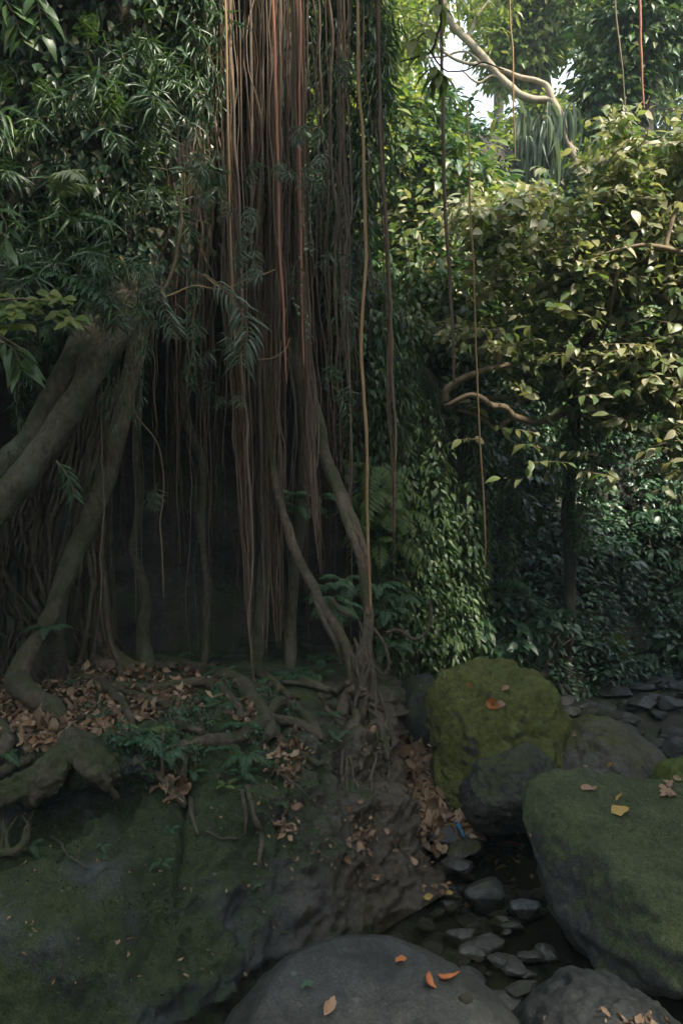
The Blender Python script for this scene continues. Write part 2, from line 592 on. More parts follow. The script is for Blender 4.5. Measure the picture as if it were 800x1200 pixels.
# the left bank: a ledge with a mossy rock face towards the stream
cols = [
    # base,             lower face,       upper face,       edge,             top,              top back,         far back
    [(-700, 1320, 3.2), (-700, 1150, 3.7), (-700, 1020, 4.3), (-700, 880, 4.9), (-700, 830, 5.6), (-700, 785, 6.8), (-700, 735, 9.6)],
    [(-250, 1310, 3.2), (-250, 1130, 3.8), (-250, 1000, 4.5), (-250, 880, 4.9), (-250, 830, 5.6), (-250, 785, 6.8), (-250, 735, 9.6)],
    [(0, 1300, 3.35), (0, 1090, 3.9), (0, 965, 4.75), (0, 885, 4.75), (0, 832, 5.5), (0, 787, 6.8), (0, 735, 9.6)],
    [(100, 1290, 3.5), (100, 1070, 3.98), (100, 955, 4.8), (100, 893, 4.75), (100, 828, 5.5), (100, 786, 6.8), (100, 735, 9.6)],
    [(195, 1250, 3.7), (200, 1050, 4.15), (205, 935, 4.7), (205, 880, 4.8), (200, 822, 5.6), (200, 783, 6.9), (200, 735, 9.6)],
    [(285, 1200, 4.0), (295, 1020, 4.42), (300, 925, 4.75), (300, 862, 5.1), (290, 816, 5.8), (280, 781, 7.0), (280, 735, 9.6)],
    [(395, 1130, 4.4), (400, 1000, 4.8), (395, 920, 5.1), (383, 862, 5.4), (367, 818, 6.1), (350, 780, 7.2), (345, 735, 9.6)],
    [(462, 1085, 4.75), (455, 985, 5.1), (440, 905, 5.4), (428, 850, 5.7), (412, 812, 6.4), (400, 776, 7.3), (390, 735, 9.6)],
    [(500, 1045, 5.2), (474, 960, 5.45), (458, 885, 5.8), (452, 832, 6.1), (432, 802, 6.7), (418, 771, 7.5), (410, 735, 9.6)],
    [(494, 985, 5.9), (470, 925, 6.2), (458, 862, 6.5), (460, 812, 6.8), (442, 790, 7.2), (430, 766, 7.8), (420, 735, 9.6)],
    [(474, 930, 6.8), (464, 890, 7.1), (458, 842, 7.4), (462, 802, 7.6), (450, 782, 8.0), (440, 761, 8.4), (430, 735, 9.6)],
    [(466, 860, 8.4), (462, 840, 8.7), (460, 812, 8.9), (470, 782, 9.1), (460, 768, 9.3), (450, 752, 9.5), (440, 735, 10.0)],
]
net = np.array([[at(*p) for p in c] for c in cols]).transpose(1, 0, 2)
NR, NC = 230, 330
G = surf(net, NR, NC)
Nn = grid_normals(G)
if Nn[NR // 2, NC // 3] @ np.array([0, -1, .5]) < 0: Nn = -Nn
P = G.reshape(-1, 3)
rowt = np.repeat(np.linspace(0, 1, NR), NC)
face = ss(.62, .5, rowt)
q = P * np.array([1, 1, 1.3])
big = fbm(q * 1.6 + 3, 4)
ridge = 1 - np.abs(fbm(q * np.array([1.6, 1.6, 1.1]) + 40, 4))
fine = fbm(q * 7 + 9, 4)
strat = q @ norm(np.array([.45, -.25, .85])) * 3.6 + .9 * fbm(q * .9 + 70, 3)
saw = strat - np.floor(strat)
saw = np.where(saw < .82, saw / .82, (1 - saw) / .18)
blk = np.abs(fbm(q * np.array([1.5, 1.5, 1.0]) + 55, 4))
D = face * (.09 * big + .075 * saw * (.5 + fbm(q * 1.1 + 80, 2)) + .16 * np.minimum(blk, .35) + .035 * fine + .014 * fbm(q * 22, 3) - .05) + (1 - face) * (.045 * big + .014 * fine)
# vertical cracks in the face
for cx, wd, dp in ((333, 2.5, .06), (214, 3, .07), (405, 5, .04)):
    pxx = P[:, 0] * F / P[:, 1] + 400 + 7 * fbm(P * 4, 2)
    D -= face * dp * np.exp(-((pxx - cx) / wd) ** 2) * ss(1100, 1000, 600 + (CZ - P[:, 2]) * F / P[:, 1])
P = P + Nn.reshape(-1, 3) * D[:, None]
mb = MB()
BF = grid_faces(NR, NC)
mb.add(P, BF)
tag(link('bank', mb.mesh('bank', M['bank'])), 'mossy rock bank with a leaf strewn ledge on top', None, None, 'structure')
BV = P
BANK = bvh(P, BF)
TREES.append(BANK)

# the dark cliff behind the curtain of roots
CX = np.linspace(-10, 1.9, 150)
CY = np.interp(CX, [-10, -5, -3, -1.5, -.6, .1, .6, 1.0, 1.5, 1.9], [6.4, 7.0, 7.5, 7.75, 7.85, 8.0, 8.5, 9.1, 9.6, 10.3])
CZs = np.linspace(.3, 8.6, 130)
cx, cz = np.meshgrid(CX, CZs)
over = np.interp(cz, [.3, 1.5, 3, 4.5, 6, 7.5, 8.6], [0, .4, .5, .2, -.2, -.4, .4])
k = 1 - ss(-.6, .6, cx) * .75
cy = CY[None, :] + over * k - 1.75 * ss(-.85, -1.6, cx) * ss(2.9, 4.0, cz) * ss(-7, -4.5, cx)
cz = .3 + (cz - .3) * np.interp(cx, [-.75, -.45, .2, .8, 1.9], [1, .62, .52, .42, .3])
pp = np.stack([cx.ravel(), cy.ravel(), cz.ravel()], -1)
pp[:, 1] += .33 * fbm(pp * np.array([.9, .9, .6]) + 2, 5) + .08 * fbm(pp * 4, 3)
# the ground on top of the cliff
top = pp.reshape(130, 150, 3)[-1].copy()
extra = []
for dy, dz in ((1.2, .3), (3.5, .8)):
    e = top.copy()
    e[:, 1] += dy
    e[:, 2] += dz
    extra.append(e)
pp = np.concatenate([pp] + extra)
mb = MB()
CF = grid_faces(132, 150)
mb.add(pp, CF)
tag(link('cliff', mb.mesh('cliff', M['cliff'])), 'dark overhanging cliff behind the hanging roots', None, None, 'structure')
CLIFF = bvh(pp, CF)
TREES.append(CLIFF)

# ------------------------------------------------------------------ water
def watermat():
    m, t, out = nt('stream_water')
    L = t.links.new
    ge = N(t, 'NewGeometry')
    mp = N(t, 'Mapping')
    mp.inputs['Scale'].default_value = (1, 1.8, 1)
    L(ge.outputs['Position'], mp.inputs[0])
    n = N(t, 'TexNoise', Scale=7.0, Detail=3.0)
    L(mp.outputs[0], n.inputs['Vector'])
    b = N(t, 'Bump', Strength=.22, Distance=.03)
    L(n.outputs[0], b.inputs['Height'])
    fr = N(t, 'Fresnel', IOR=1.33)
    L(b.outputs[0], fr.inputs['Normal'])
    tr = N(t, 'BsdfTransparent', Color=(.72, .7, .6, 1))
    gl = N(t, 'BsdfGlossy', Roughness=.04)
    L(b.outputs[0], gl.inputs['Normal'])
    mx = N(t, 'MixShader')
    L(fr.outputs[0], mx.inputs[0])
    L(tr.outputs[0], mx.inputs[1])
    L(gl.outputs[0], mx.inputs[2])
    L(mx.outputs[0], out.inputs[0])
    return m


wx, wy = np.meshgrid(np.linspace(-2.6, 3.4, 30), np.linspace(-3, 6.6, 40))
mb = MB()
mb.add(np.stack([wx.ravel(), wy.ravel(), 0 * wx.ravel() + .01], -1), grid_faces(40, 30))
tag(link('water', mb.mesh('water', watermat())), 'shallow clear stream water over stones', None, None, 'structure')

# ------------------------------------------------------------------ rocks
def ico(sub):
    bm = bmesh.new()
    bmesh.ops.create_icosphere(bm, subdivisions=sub, radius=1)
    v = np.array([x.co[:] for x in bm.verts])
    f = np.array([[x.index for x in p.verts] for p in bm.faces])
    bm.free()
    return v, f


ICO = {k: ico(k) for k in (3, 4, 5, 6)}


def facet(v, rs, n, lo=.7, hi=.95, soft=.8):
    for _ in range(n):
        a = norm(rs.normal(size=3))
        d = rs.uniform(lo, hi)
        e = v @ a - d
        v = v - np.where(e > 0, e * soft, 0)[:, None] * a
    return v


ROCKS = []


def outline_rock(name, poly, Y, depth, mat, label, seed, amp=.05, sub=6, cut=5, lean=0.0, cat='boulder', group=None, back=1.0, fine=.012, planes=(), under=0.0):
    rs = np.random.default_rng(seed)
    v, f = ICO[sub]
    v = facet(v.copy(), rs, cut, .72, .95, .75)
    for a_, d_ in planes:
        a_ = norm(np.array(a_, float))
        e_ = v @ a_ - d_
        v = v - np.where(e_ > 0, e_ * .88, 0)[:, None] * a_
    poly = np.array(poly, float)
    c = (poly.max(0) + poly.min(0)) / 2
    a = np.arctan2(-(poly[:, 1] - c[1]), poly[:, 0] - c[0])
    r = np.hypot(poly[:, 0] - c[0], poly[:, 1] - c[1])
    o = np.argsort(a)
    a, r = a[o], r[o]
    a3 = np.concatenate([a - 2 * np.pi, a, a + 2 * np.pi])
    r3 = np.concatenate([r, r, r])
    th = np.linspace(-np.pi, np.pi, 181)
    rr = np.interp(th, a3, r3)
    rr = np.convolve(np.concatenate([rr[-4:-1], rr, rr[1:4]]), [.08, .14, .18, .2, .18, .14, .08], 'valid')
    ang = np.arctan2(v[:, 2], v[:, 0])
    R = np.interp(ang, th, rr) / F * Y
    rho = np.hypot(v[:, 0], v[:, 2])
    cw = at(c[0], c[1], Y)
    dy = np.where(v[:, 1] > 0, v[:, 1] * back, v[:, 1]) * depth
    w = np.stack([rho * R * np.cos(ang), dy, rho * R * np.sin(ang)], -1)
    w[:, 1] += lean * w[:, 2] + under * np.maximum(0, -w[:, 2] + .05)
    sz = max(depth, float(R.mean()))
    nn = norm(w)
    w += nn * (amp * sz * fbm(w / sz * 1.7 + seed, 5) - .3 * amp * sz * np.abs(fbm(w / sz * 3 + seed + 7, 3)) + fine * fbm(w * 14 + seed, 4) + .4 * fine * fbm(w * 45 + seed, 2) - 1.6 * fine * np.maximum(0, fbm(w * 9 + seed + 3, 3) - .35) - 2.2 * fine * np.maximum(0, .06 - np.abs(fbm(w * 2.3 + seed + 11, 3))) / .06)[:, None]
    w += cw
    mb = MB()
    mb.add(w, f)
    ob = solo(name, mb, mat, label, cat, group)
    T = bvh(w, f)
    ROCKS.append((ob, w, f))
    TREES.append(T)
    return ob, T


outline_rock('boulder', [(498, 812), (512, 797), (558, 780), (602, 776), (632, 784), (654, 803), (670, 832), (680, 856), (668, 885), (640, 940), (600, 975), (545, 965), (516, 930), (506, 880)], 6.35, .5, M['boulder_yellow'], 'large boulder covered in yellow green moss, lightest rock by the stream', 3, .06, cut=3, lean=.2, fine=.018, planes=[((-.6, -.75, .25), .6), ((.3, -.85, .35), .6), ((.1, -.35, .93), .78), ((.8, -.3, .2), .85)])
outline_rock('boulder', [(536, 945), (555, 912), (590, 884), (620, 874), (640, 892), (650, 920), (642, 955), (612, 982), (570, 985), (545, 970)], 5.55, .33, M['boulder_dark'], 'small dark rounded boulder leaning against the front of the yellow mossy one', 8, .06, cut=5, fine=.014, under=.5)
outline_rock('boulder', [(648, 905), (660, 870), (682, 850), (712, 843), (744, 851), (770, 873), (789, 897), (806, 940), (770, 990), (690, 990), (650, 950)], 6.2, .5, M['boulder_brown'], 'brown grey domed boulder behind the big front boulder', 14, .05, cut=6, lean=.2, fine=.013, planes=[((.5, -.7, .5), .72)])
outline_rock('boulder', [(617, 968), (633, 934), (668, 917), (720, 919), (800, 932), (880, 950), (960, 1050), (930, 1210), (840, 1240), (740, 1190), (690, 1140), (655, 1090), (632, 1020)], 4.4, .75, M['boulder_big'], 'biggest boulder, dull green top and black overhanging side above the water', 21, .045, cut=4, lean=.3, fine=.016, under=1.15, planes=[((0, -.4, .9), .55), ((-.6, -.5, .5), .75)])
outline_rock('boulder', [(752, 935), (776, 908), (802, 890), (850, 876), (900, 890), (930, 960), (860, 1000), (780, 985)], 5.35, .45, M['boulder_green'], 'bright green mossy boulder cut off by the edge of the picture', 28, .06, cut=5)
outline_rock('boulder', [(255, 1225), (280, 1185), (318, 1154), (360, 1133), (402, 1126), (446, 1128), (496, 1140), (545, 1160), (585, 1182), (612, 1210), (640, 1330), (430, 1420), (230, 1330)], 2.9, .6, M['slab'], 'smooth pale grey slab of rock in the nearest foreground', 33, .025, cut=3, fine=.004, planes=[((0, -.45, .9), .62)])
_, SLAB2 = outline_rock('boulder', [(578, 1275), (612, 1215), (655, 1180), (700, 1162), (740, 1168), (775, 1190), (815, 1225), (850, 1300), (720, 1380), (600, 1330)], 3.0, .45, M['slab'], 'low grey rock with wet leaf scraps beside the nearest slab', 37, .035, cut=4)
outline_rock('boulder', [(458, 835), (474, 800), (500, 792), (520, 815), (524, 860), (505, 900), (470, 890)], 7.3, .4, M['boulder_dark'], 'dark shaded boulder wedged behind the crevice of dry leaves', 41, .07, cut=6, sub=5)
outline_rock('boulder', [(698, 760), (704, 744), (722, 740), (733, 757), (731, 776), (712, 780), (700, 776)], 10.0, .2, M['boulder_green'], 'small far boulder with a mossy top below the shaded slope', 45, .06, cut=6, sub=5)

# stones of the stream
STONE_ME = []
for i in range(7):
    rs = np.random.default_rng(100 + i)
    v, f = ICO[4]
    v = facet(v.copy(), rs, 10, .5, .85, 1.0) * np.array([1, rs.uniform(.7, 1), rs.uniform(.45, .7)])
    v = v + norm(v) * (.06 * fbm(v * 2 + i, 4) + .035 * fbm(v * 6, 4))[:, None]
    mb = MB()
    mb.add(v, f)
    STONE_ME.append((mb.mesh('stream_stone', M['stone']), v, f))


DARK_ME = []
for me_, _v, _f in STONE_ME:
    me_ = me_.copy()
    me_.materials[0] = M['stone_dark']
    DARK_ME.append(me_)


def stone(px, py, rpx, k=0, Y=None, rot=0, mat=None, label=None, group=None, sq=(1, 1, 1), sink=.3):
    if Y is None:
        h = hit(px, py, TREES[:2])
        Y = h[0][1]
    p = at(px, py, Y)
    r = rpx * Y / F
    o = link('stream_stone', STONE_ME[k % 7][0] if mat is None else STONE_ME[k % 7][0].copy(), None, [float(c) for c in p])
    if mat is not None:
        o.data.materials[0] = mat
    o.scale = (r * sq[0], r * sq[1], r * sq[2])
    o.rotation_euler = (random.uniform(-.2, .2), random.uniform(-.2, .2), rot)
    return tag(o, label, 'stone', group)


stone(611, 1064, 24, 1, 4.95, .3, M['stone_blue'], 'blue grey blocky stone standing out of the shallow water', sq=(1, 1, 1.2))
stone(568, 1048, 30, 3, 5.1, .9, None, 'grey wedge stone next to the blue grey block in the water', sq=(1, .9, 1.3))
stone(522, 980, 22, 2, 5.75, .2, None, 'rounded dark stone at the foot of the dry leaf heap', sq=(1, 1, 1.1))
stone(541, 993, 26, 5, 5.65, 1.2, M['boulder_brown'], 'brown stone lying beneath the blue plastic scrap', sq=(1, 1, .9))
stone(533, 1012, 26, 4, 5.4, 2.2, None, 'flat dark stone at the upper end of the pool', sq=(1, .8, .7))
stone(641, 1118, 20, 6, 4.4, .5, None, 'dark upright stone under the overhang of the biggest boulder', sq=(.9, .9, 1.5))
stone(612, 1158, 20, 0, 4.0, 1.5, M['boulder_dark'], 'round greenish stone just under the water near the low grey rock')
stone(545, 1169, 11, 1, 2.72, .4, M['dark_bark'], 'small black lump lying on the smooth pale grey slab', sq=(1, 1, .9))
STONES = 'small stones in the stream bed'
i = 0
while i < 170:
    y = 3.6 + 2.9 * random.random() ** .7
    x = np.interp(y, [3.6, 5, 6.6], [.55, .85, 1.0]) + random.gauss(0, .28)
    h = drop(x, y, 1.2, TREES)
    if h is None or h[0][2] > .02: 
        i += .2
        continue
    r = random.uniform(.025, .1)
    o = link('stream_stone', STONE_ME[random.randrange(7)][0], None, [float(x), float(y), float(h[0][2] + r * random.uniform(.2, .75))])
    o.scale = (r * 1.1, r, r * .75)
    o.rotation_euler = (0, 0, random.uniform(0, 6.3))
    tag(o, 'small wet stone lying in the shallow bed of the stream', 'stone', STONES)
    i += 1
i = 0
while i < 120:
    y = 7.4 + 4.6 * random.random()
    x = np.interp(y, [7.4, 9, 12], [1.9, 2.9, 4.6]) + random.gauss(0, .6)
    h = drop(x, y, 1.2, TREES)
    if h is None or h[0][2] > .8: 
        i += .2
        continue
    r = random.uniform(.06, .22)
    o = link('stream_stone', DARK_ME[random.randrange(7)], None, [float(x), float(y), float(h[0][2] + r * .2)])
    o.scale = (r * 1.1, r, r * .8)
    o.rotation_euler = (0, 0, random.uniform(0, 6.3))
    tag(o, 'stone coloured dark for shade in the rocky bed beyond the boulders', 'stone', 'dark stones upstream of the boulders')
    i += 1


# tufts of moss growing on the rocks
def moss(v, f, n, size, mask, name, mat, root=None, label=None, seed=0):
    rs = np.random.default_rng(seed)
    v, f = np.asarray(v), np.asarray(f)
    tri = np.concatenate([f[:, :3], f[:, [0, 2, 3]]]) if f.shape[1] == 4 else f
    a, b, c = v[tri[:, 0]], v[tri[:, 1]], v[tri[:, 2]]
    cr = np.cross(b - a, c - a)
    ar = np.linalg.norm(cr, axis=1)
    nn = cr / np.maximum(ar, 1e-12)[:, None]
    idx = rs.choice(len(tri), n, p=ar / ar.sum())
    u, w_ = rs.random(n), rs.random(n)
    fl = u + w_ > 1
    u[fl], w_[fl] = 1 - u[fl], 1 - w_[fl]
    p = a[idx] + (b - a)[idx] * u[:, None] + (c - a)[idx] * w_[:, None]
    nn = nn[idx]
    keep = mask(p, nn) > rs.random(n) * .7
    p, nn = p[keep], nn[keep]
    k = len(p)
    rv = rs.normal(size=(k, 3))
    d = norm(nn * .55 + .6 * rv + np.array([0, 0, .25]))
    m = norm(nn + .6 * rs.normal(size=(k, 3)))
    l = size * rs.uniform(.6, 1.5, k)
    mb = MB()
    V, fs = np.array([[-.5, 0, 0], [.5, 0, 0], [0, 1, 0]]), np.array([[0, 1, 2]])
    x = norm(np.cross(d, m))
    W = p[:, None] - nn[:, None] * .002 + x[:, None] * (V[:, 0][None, :, None] * (l * .8)[:, None, None]) + d[:, None] * (V[:, 1][None, :, None] * l[:, None, None])
    mb.add(W.reshape(-1, 3), (fs[None] + (np.arange(k) * 3)[:, None, None]).reshape(-1, 3))
    if root is not None:
        o = link(name, mb.mesh(name, mat, root.location, False), root)
        o['kind'] = 'stuff'
        return o
    return tag(link(name, mb.mesh(name, mat, (0, 0, 0), False)), label, None, None, 'stuff')


M['moss'] = leafmat('dark_moss', [(.02, .036, .014), (.036, .056, .02), (.06, .08, .028), (.095, .11, .038)], .8, .15, .15)
M['moss_yellow'] = leafmat('yellow_moss', [(.05, .064, .018), (.085, .1, .026), (.13, .142, .036), (.17, .178, .05)], .8, .15, .15)


def moss_mask(up, thr, sc, off, wid=.5):
    return lambda p, n: ss(thr, thr + wid, fbm(p * sc + off, 4) + up * n[:, 2] + .35 * fbm(p * 9 + off, 2))


for ob, vv, ff in ROCKS:
    nm = ob.data.materials[0].name
    k, up, thr, mt = {'yellow_moss_boulder': (26000, .5, .05, 'moss_yellow'), 'green_moss_boulder': (14000, .6, -.1, 'moss_yellow'), 'big_mossy_boulder': (30000, .7, .25, 'moss'), 'brown_grey_boulder': (5000, .5, .55, 'moss'), 'dark_boulder': (2500, .5, .6, 'moss')}.get(nm, (0, 0, 0, ''))
    if k:
        moss(vv, ff, k, .0075, moss_mask(up, thr, 2.4, 3.0 + len(vv) % 7), 'moss', M[mt], ob, seed=k)
bm_ok = moss_mask(.25, .0, 1.7, 21)
moss(BV, BF, 110000, .015, lambda p, n: bm_ok(p, n) * ss(.35, -.5, p[:, 0] + .4 * fbm(p * 2, 3)) * ss(7, 5.9, p[:, 1]) * ss(.05, .4, p[:, 2]), 'moss', M['moss'], None, 'short dark green moss growing in patches on the rock bank')

# ------------------------------------------------------------------ tubes
def tube(mb, P, R, sides=8, n=None, mat=0, rough=0.0, freq=9.0, seed=0.0, flat=None):
    P = np.asarray(P, float)
    R = np.broadcast_to(np.asarray(R, float), (len(P),)) if np.isscalar(R) else np.asarray(R, float)
    if n:
        R = np.interp(np.linspace(0, 1, n), np.linspace(0, 1, len(R)), R)
        P = catmull(P, n)
    m = len(P)
    T = norm(np.gradient(P, axis=0))
    u = np.cross(T[0], [0.3, .9, .1])
    u = u / np.linalg.norm(u)
    U = np.empty_like(P)
    for i in range(m):
        u = u - T[i] * (u @ T[i])
        u = u / max(np.linalg.norm(u), 1e-9)
        U[i] = u
    V = np.cross(T, U)
    a = np.linspace(0, 2 * np.pi, sides, endpoint=False)
    ring = U[:, None] * np.cos(a)[None, :, None] + V[:, None] * np.sin(a)[None, :, None]
    rr = R[:, None] * np.ones((1, sides))
    if rough:
        q = (P[:, None] + ring * R[:, None, None] * 1.5).reshape(-1, 3)
        rr = rr * (1 + rough * fbm(q * freq + seed, 3).reshape(m, sides))
    W = P[:, None] + ring * rr[..., None]
    if flat is not None:
        W[..., 2] = P[:, None, 2] + (W[..., 2] - P[:, None, 2]) * flat
    i = np.arange(m * sides).reshape(m, sides)
    j = np.roll(i, -1, 1)
    f = np.stack([i[:-1].ravel(), j[:-1].ravel(), j[1:].ravel(), i[1:].ravel()], -1)
    v = np.concatenate([W.reshape(-1, 3), P[:1], P[-1:]])
    c0, c1 = m * sides, m * sides + 1
    t0 = np.stack([j[0], i[0], np.full(sides, c0)], -1)
    t1 = np.stack([i[-1], j[-1], np.full(sides, c1)], -1)
    mb.add(v, [f, t0, t1], mat)


def wob(P, n, amp, freq, seed):
    """smooth path through P with a natural wander"""
    Q = catmull(P, n)
    e = np.sin(np.linspace(0, np.pi, n))[:, None] ** .5
    return Q + e * amp * np.stack([fbm(Q * freq + seed, 3), fbm(Q * freq + seed + 31, 3), .5 * fbm(Q * freq + seed + 57, 3)], -1)


# ------------------------------------------------------------------ leaves
def leaf_tpl(kind):
    if kind == 'simple':             # folded diamond, 5 points
        v = np.array([[0, 0, 0], [-.5, .45, .06], [0, .5, -.03], [.5, .45, .06], [0, 1, -.12]])
        return v, [np.array([[0, 2, 1], [0, 3, 2], [1, 2, 4], [2, 3, 4]])]
    prof = {'ovate': [(0, .0), (.12, .26), (.34, .49), (.6, .44), (.84, .2), (1, 0)],
            'lance': [(0, .08), (.15, .4), (.4, .5), (.65, .38), (.88, .14), (1, 0)],
            'dry': [(0, .0), (.1, .28), (.35, .5), (.62, .46), (.86, .22), (1, 0)]}[kind]
    v = [(0, 0, 0)]
    droop = {'ovate': .16, 'lance': .26, 'dry': -.18}[kind]
    for t_, w_ in prof[1:-1]:
        z = -droop * t_ * t_
        lift = {'ovate': .1, 'lance': .16, 'dry': .3}[kind] * w_
        v += [(-w_, t_, z + lift), (0, t_, z), (w_, t_, z + lift)]
    v.append((0, 1, -droop))
    n = len(prof) - 2
    q, tr = [], [(0, 2, 1), (0, 3, 2)]
    for k in range(n - 1):
        a = 1 + 3 * k
        q += [(a, a + 1, a + 4, a + 3), (a + 1, a + 2, a + 5, a + 4)]
    a = 1 + 3 * (n - 1)
    e = len(v) - 1
    tr += [(a, a + 1, e), (a + 1, a + 2, e)]
    return np.array(v, float), [np.array(q), np.array(tr)]


TPL = {k: leaf_tpl(k) for k in ('simple', 'ovate', 'lance', 'dry')}


def leaves(mb, tpl, pos, d, n, L, W, mat=0, bend=None):
    """many leaves at once: pos, growing direction d, face normal n, length L, width W"""
    v, fs = TPL[tpl]
    pos = np.asarray(pos, float)
    k = len(pos)
    if k == 0: return
    d = norm(np.asarray(d, float))
    x = norm(np.cross(d, n))
    z = np.cross(x, d)
    L = np.broadcast_to(L, (k,))
    W = np.broadcast_to(W, (k,))
    vz = v[:, 2][None, :] * L[:, None]
    if bend is not None:
        vz = vz - bend[:, None] * L[:, None] * v[:, 1][None, :] ** 2
    if tpl == 'dry':                 # torn, curled, no two alike
        jx = 1 + rng.uniform(-.45, .3, (k, len(v)))
        vz = vz + rng.normal(size=(k, len(v))) * .09 * L[:, None]
    else:
        jx = 1.0
    w = pos[:, None] + x[:, None] * ((v[:, 0][None, :] * jx)[..., None] * W[:, None, None]) + d[:, None] * (v[:, 1][None, :, None] * L[:, None, None]) + z[:, None] * vz[..., None]
    off = (np.arange(k) * len(v))[:, None, None]
    mb.add(w.reshape(-1, 3), [(f[None] + off).reshape(-1, f.shape[1]) for f in fs], mat)


def rvec(n, rs=None):
    return norm((rs or rng).normal(size=(n, 3)))


# shoots of a narrow-leaved plant: growing along +Y (out of the wall), arching
def shoot_mesh(seed, L=.5, nl=20, ll=.15, droop=.5, mats=None, upw=.5):
    rs = np.random.default_rng(seed)
    t_ = np.linspace(0, 1, 12)
    b = rs.uniform(-.15, .15)
    P = np.stack([b * t_ ** 2 * L, L * t_ * .8, L * (upw * t_ - droop * t_ ** 2)], -1)
    mb = MB()
    tube(mb, P, np.linspace(.006, .0025, 12), 5, mat=1)
    u = np.sort(rs.uniform(.22, 1, nl) ** .75)
    pos = np.stack([np.interp(u, t_, P[:, i]) for i in range(3)], -1)
    T = norm(np.gradient(P, axis=0))
    tg = np.stack([np.interp(u, t_, T[:, i]) for i in range(3)], -1)
    a = np.arange(nl) * 2.4 + rs.uniform(-.4, .4, nl)
    side = np.stack([np.cos(a), 0 * a, np.sin(a)], -1)
    d = norm(side * 1.0 + tg * (.25 + .75 * u[:, None]) + np.array([0, 0, -.25]))
    nrm = norm(np.array([0, -.1, 1]) + .35 * rs.normal(size=(nl, 3)) + tg * .6)
    l = ll * rs.uniform(.7, 1.15, nl) * np.interp(u, [.2, .7, 1], [1, 1.05, .75])
    leaves(mb, 'lance', pos, d, nrm, l, .13 * l, 0, rs.uniform(.15, .75, nl))
    return mb.mesh('shoot', mats or [M['narrow'], M['stem_green']])


def frond_mesh(seed, L=.5, npin=15, droop=.55, mat='fern', wide=.3, simple=False):
    rs = np.random.default_rng(seed)
    t_ = np.linspace(0, 1, 14)
    P = np.stack([.06 * L * np.sin(t_ * 2 + seed), L * (t_ - .12 * t_ ** 2), L * (.62 * t_ - droop * 1.35 * t_ ** 2)], -1)
    mb = MB()
    tube(mb, P, np.linspace(.004, .0012, 14), 4, mat=1)
    u = np.linspace(.16, .985, npin)
    pos = np.stack([np.interp(u, t_, P[:, i]) for i in range(3)], -1)
    T = norm(np.gradient(P, axis=0))
    tg = norm(np.stack([np.interp(u, t_, T[:, i]) for i in range(3)], -1))
    x = np.array([1.0, 0, 0])
    up = norm(np.cross(x[None], tg))
    ln = wide * L * np.interp(u, [.15, .3, .6, .85, 1], [.75, 1, .85, .5, .2])
    for s in (-1, 1):
        d = norm(s * x + tg * (.35 + .5 * u[:, None]) - up * .12 + .08 * rs.normal(size=(npin, 3)))
        leaves(mb, 'lance', pos, d, up + .1 * rs.normal(size=(npin, 3)), ln * rs.uniform(.88, 1.08, npin), L * .84 / npin * np.ones(npin), 0, rs.uniform(.0, .3, npin))
    return mb.mesh('frond', [M[mat], M['stem_green']])


M['fern_pale'] = leafmat('pale_fern_leaf', [(.17, .22, .13), (.21, .26, .16), (.25, .29, .18)], .5, .3)
FROND = {m: [frond_mesh(k, .45 + .04 * k, 15, .4 + .12 * k, m) for k in range(4)] for m in ('fern', 'fern_light', 'fern_pale')}
SHOOT = [shoot_mesh(k, .42 + .05 * k, 18 + 2 * k, .15, .35 + .12 * k) for k in range(5)]
SHOOT_G = [shoot_mesh(40 + k, .42, 20, .14, .4, [M['grey_leaf'], M['stem_green']], .4) for k in range(3)]
SHOOT_L = [shoot_mesh(20 + k, .36, 18, .14, .2 + .1 * k, [M['narrow_light'], M['stem_green']], .75) for k in range(3)]


def proto(name, pieces, meshes):
    """thing built of shared part meshes; pieces: (mesh, location, rotation, scale)"""


def fern(p, n, size, label, kind='fern', face=None, tilt=.0, group=None, spread=2.6):
    """a fern crown of n fronds; face: azimuth the fronds lean to (None: all round)"""
    r = thing('fern', label, 'fern', p, group)
    for k in range(n):
        a = (face + (k / (n - 1) - .5) * spread if n > 1 else face) if face is not None else k * 6.283 / n
        a += random.uniform(-.2, .2)
        f = link('frond', FROND[kind][random.randrange(4)], r)
        f.rotation_euler = (tilt + random.uniform(-.25, .25), random.uniform(-.15, .15), a)
        s = size * random.uniform(.8, 1.15)
        f.scale = (s, s, s)
    return r


def shoots(p, n, size, label, face=math.pi, spread=2.4, young=.12, up=0.0, group=None, name='narrow_leaf_plant'):
    r = thing(name, label, 'plant', p, group)
    for k in range(n):
        me = random.choice(SHOOT_L) if random.random() < young else random.choice(SHOOT)
        s = link('shoot', me, r)
        s.rotation_euler = (up + random.uniform(-.5, .6), random.uniform(-.4, .4), face + random.uniform(-.5, .5) * spread)
        q = size * random.uniform(.75, 1.2)
        s.scale = (q, q, q)
        s.location = (random.uniform(-.06, .06), random.uniform(-.06, .06), random.uniform(-.06, .06))
    return r

# ------------------------------------------------------------------ the fig: trunk, roots, branches, crown
def pxpath(pts, Y):
    Ys = np.interp(np.linspace(0, 1, len(pts)), np.linspace(0, 1, len(np.atleast_1d(Y))), np.atleast_1d(Y))
    return np.array([at(x, y, yy) for (x, y), yy in zip(pts, Ys)])


def onbank(pts, lift=.02, trees=None):
    out, last = [], None
    for x, y in pts:
        h = hit(x, y, trees or [BANK])
        if h is None:
            p = at(x, y, last if last else 5)
        else:
            n = h[1] if h[1][1] < 0 or h[1][2] > 0 else -h[1]
            p = h[0] + n * lift
        last = p[1]
        out.append(p)
    return np.array(out)


fig = thing('fig_tree', 'old fig tree with leaning twin trunk and roots gripping the rock ledge', 'tree', at(10, 800, 5.6))


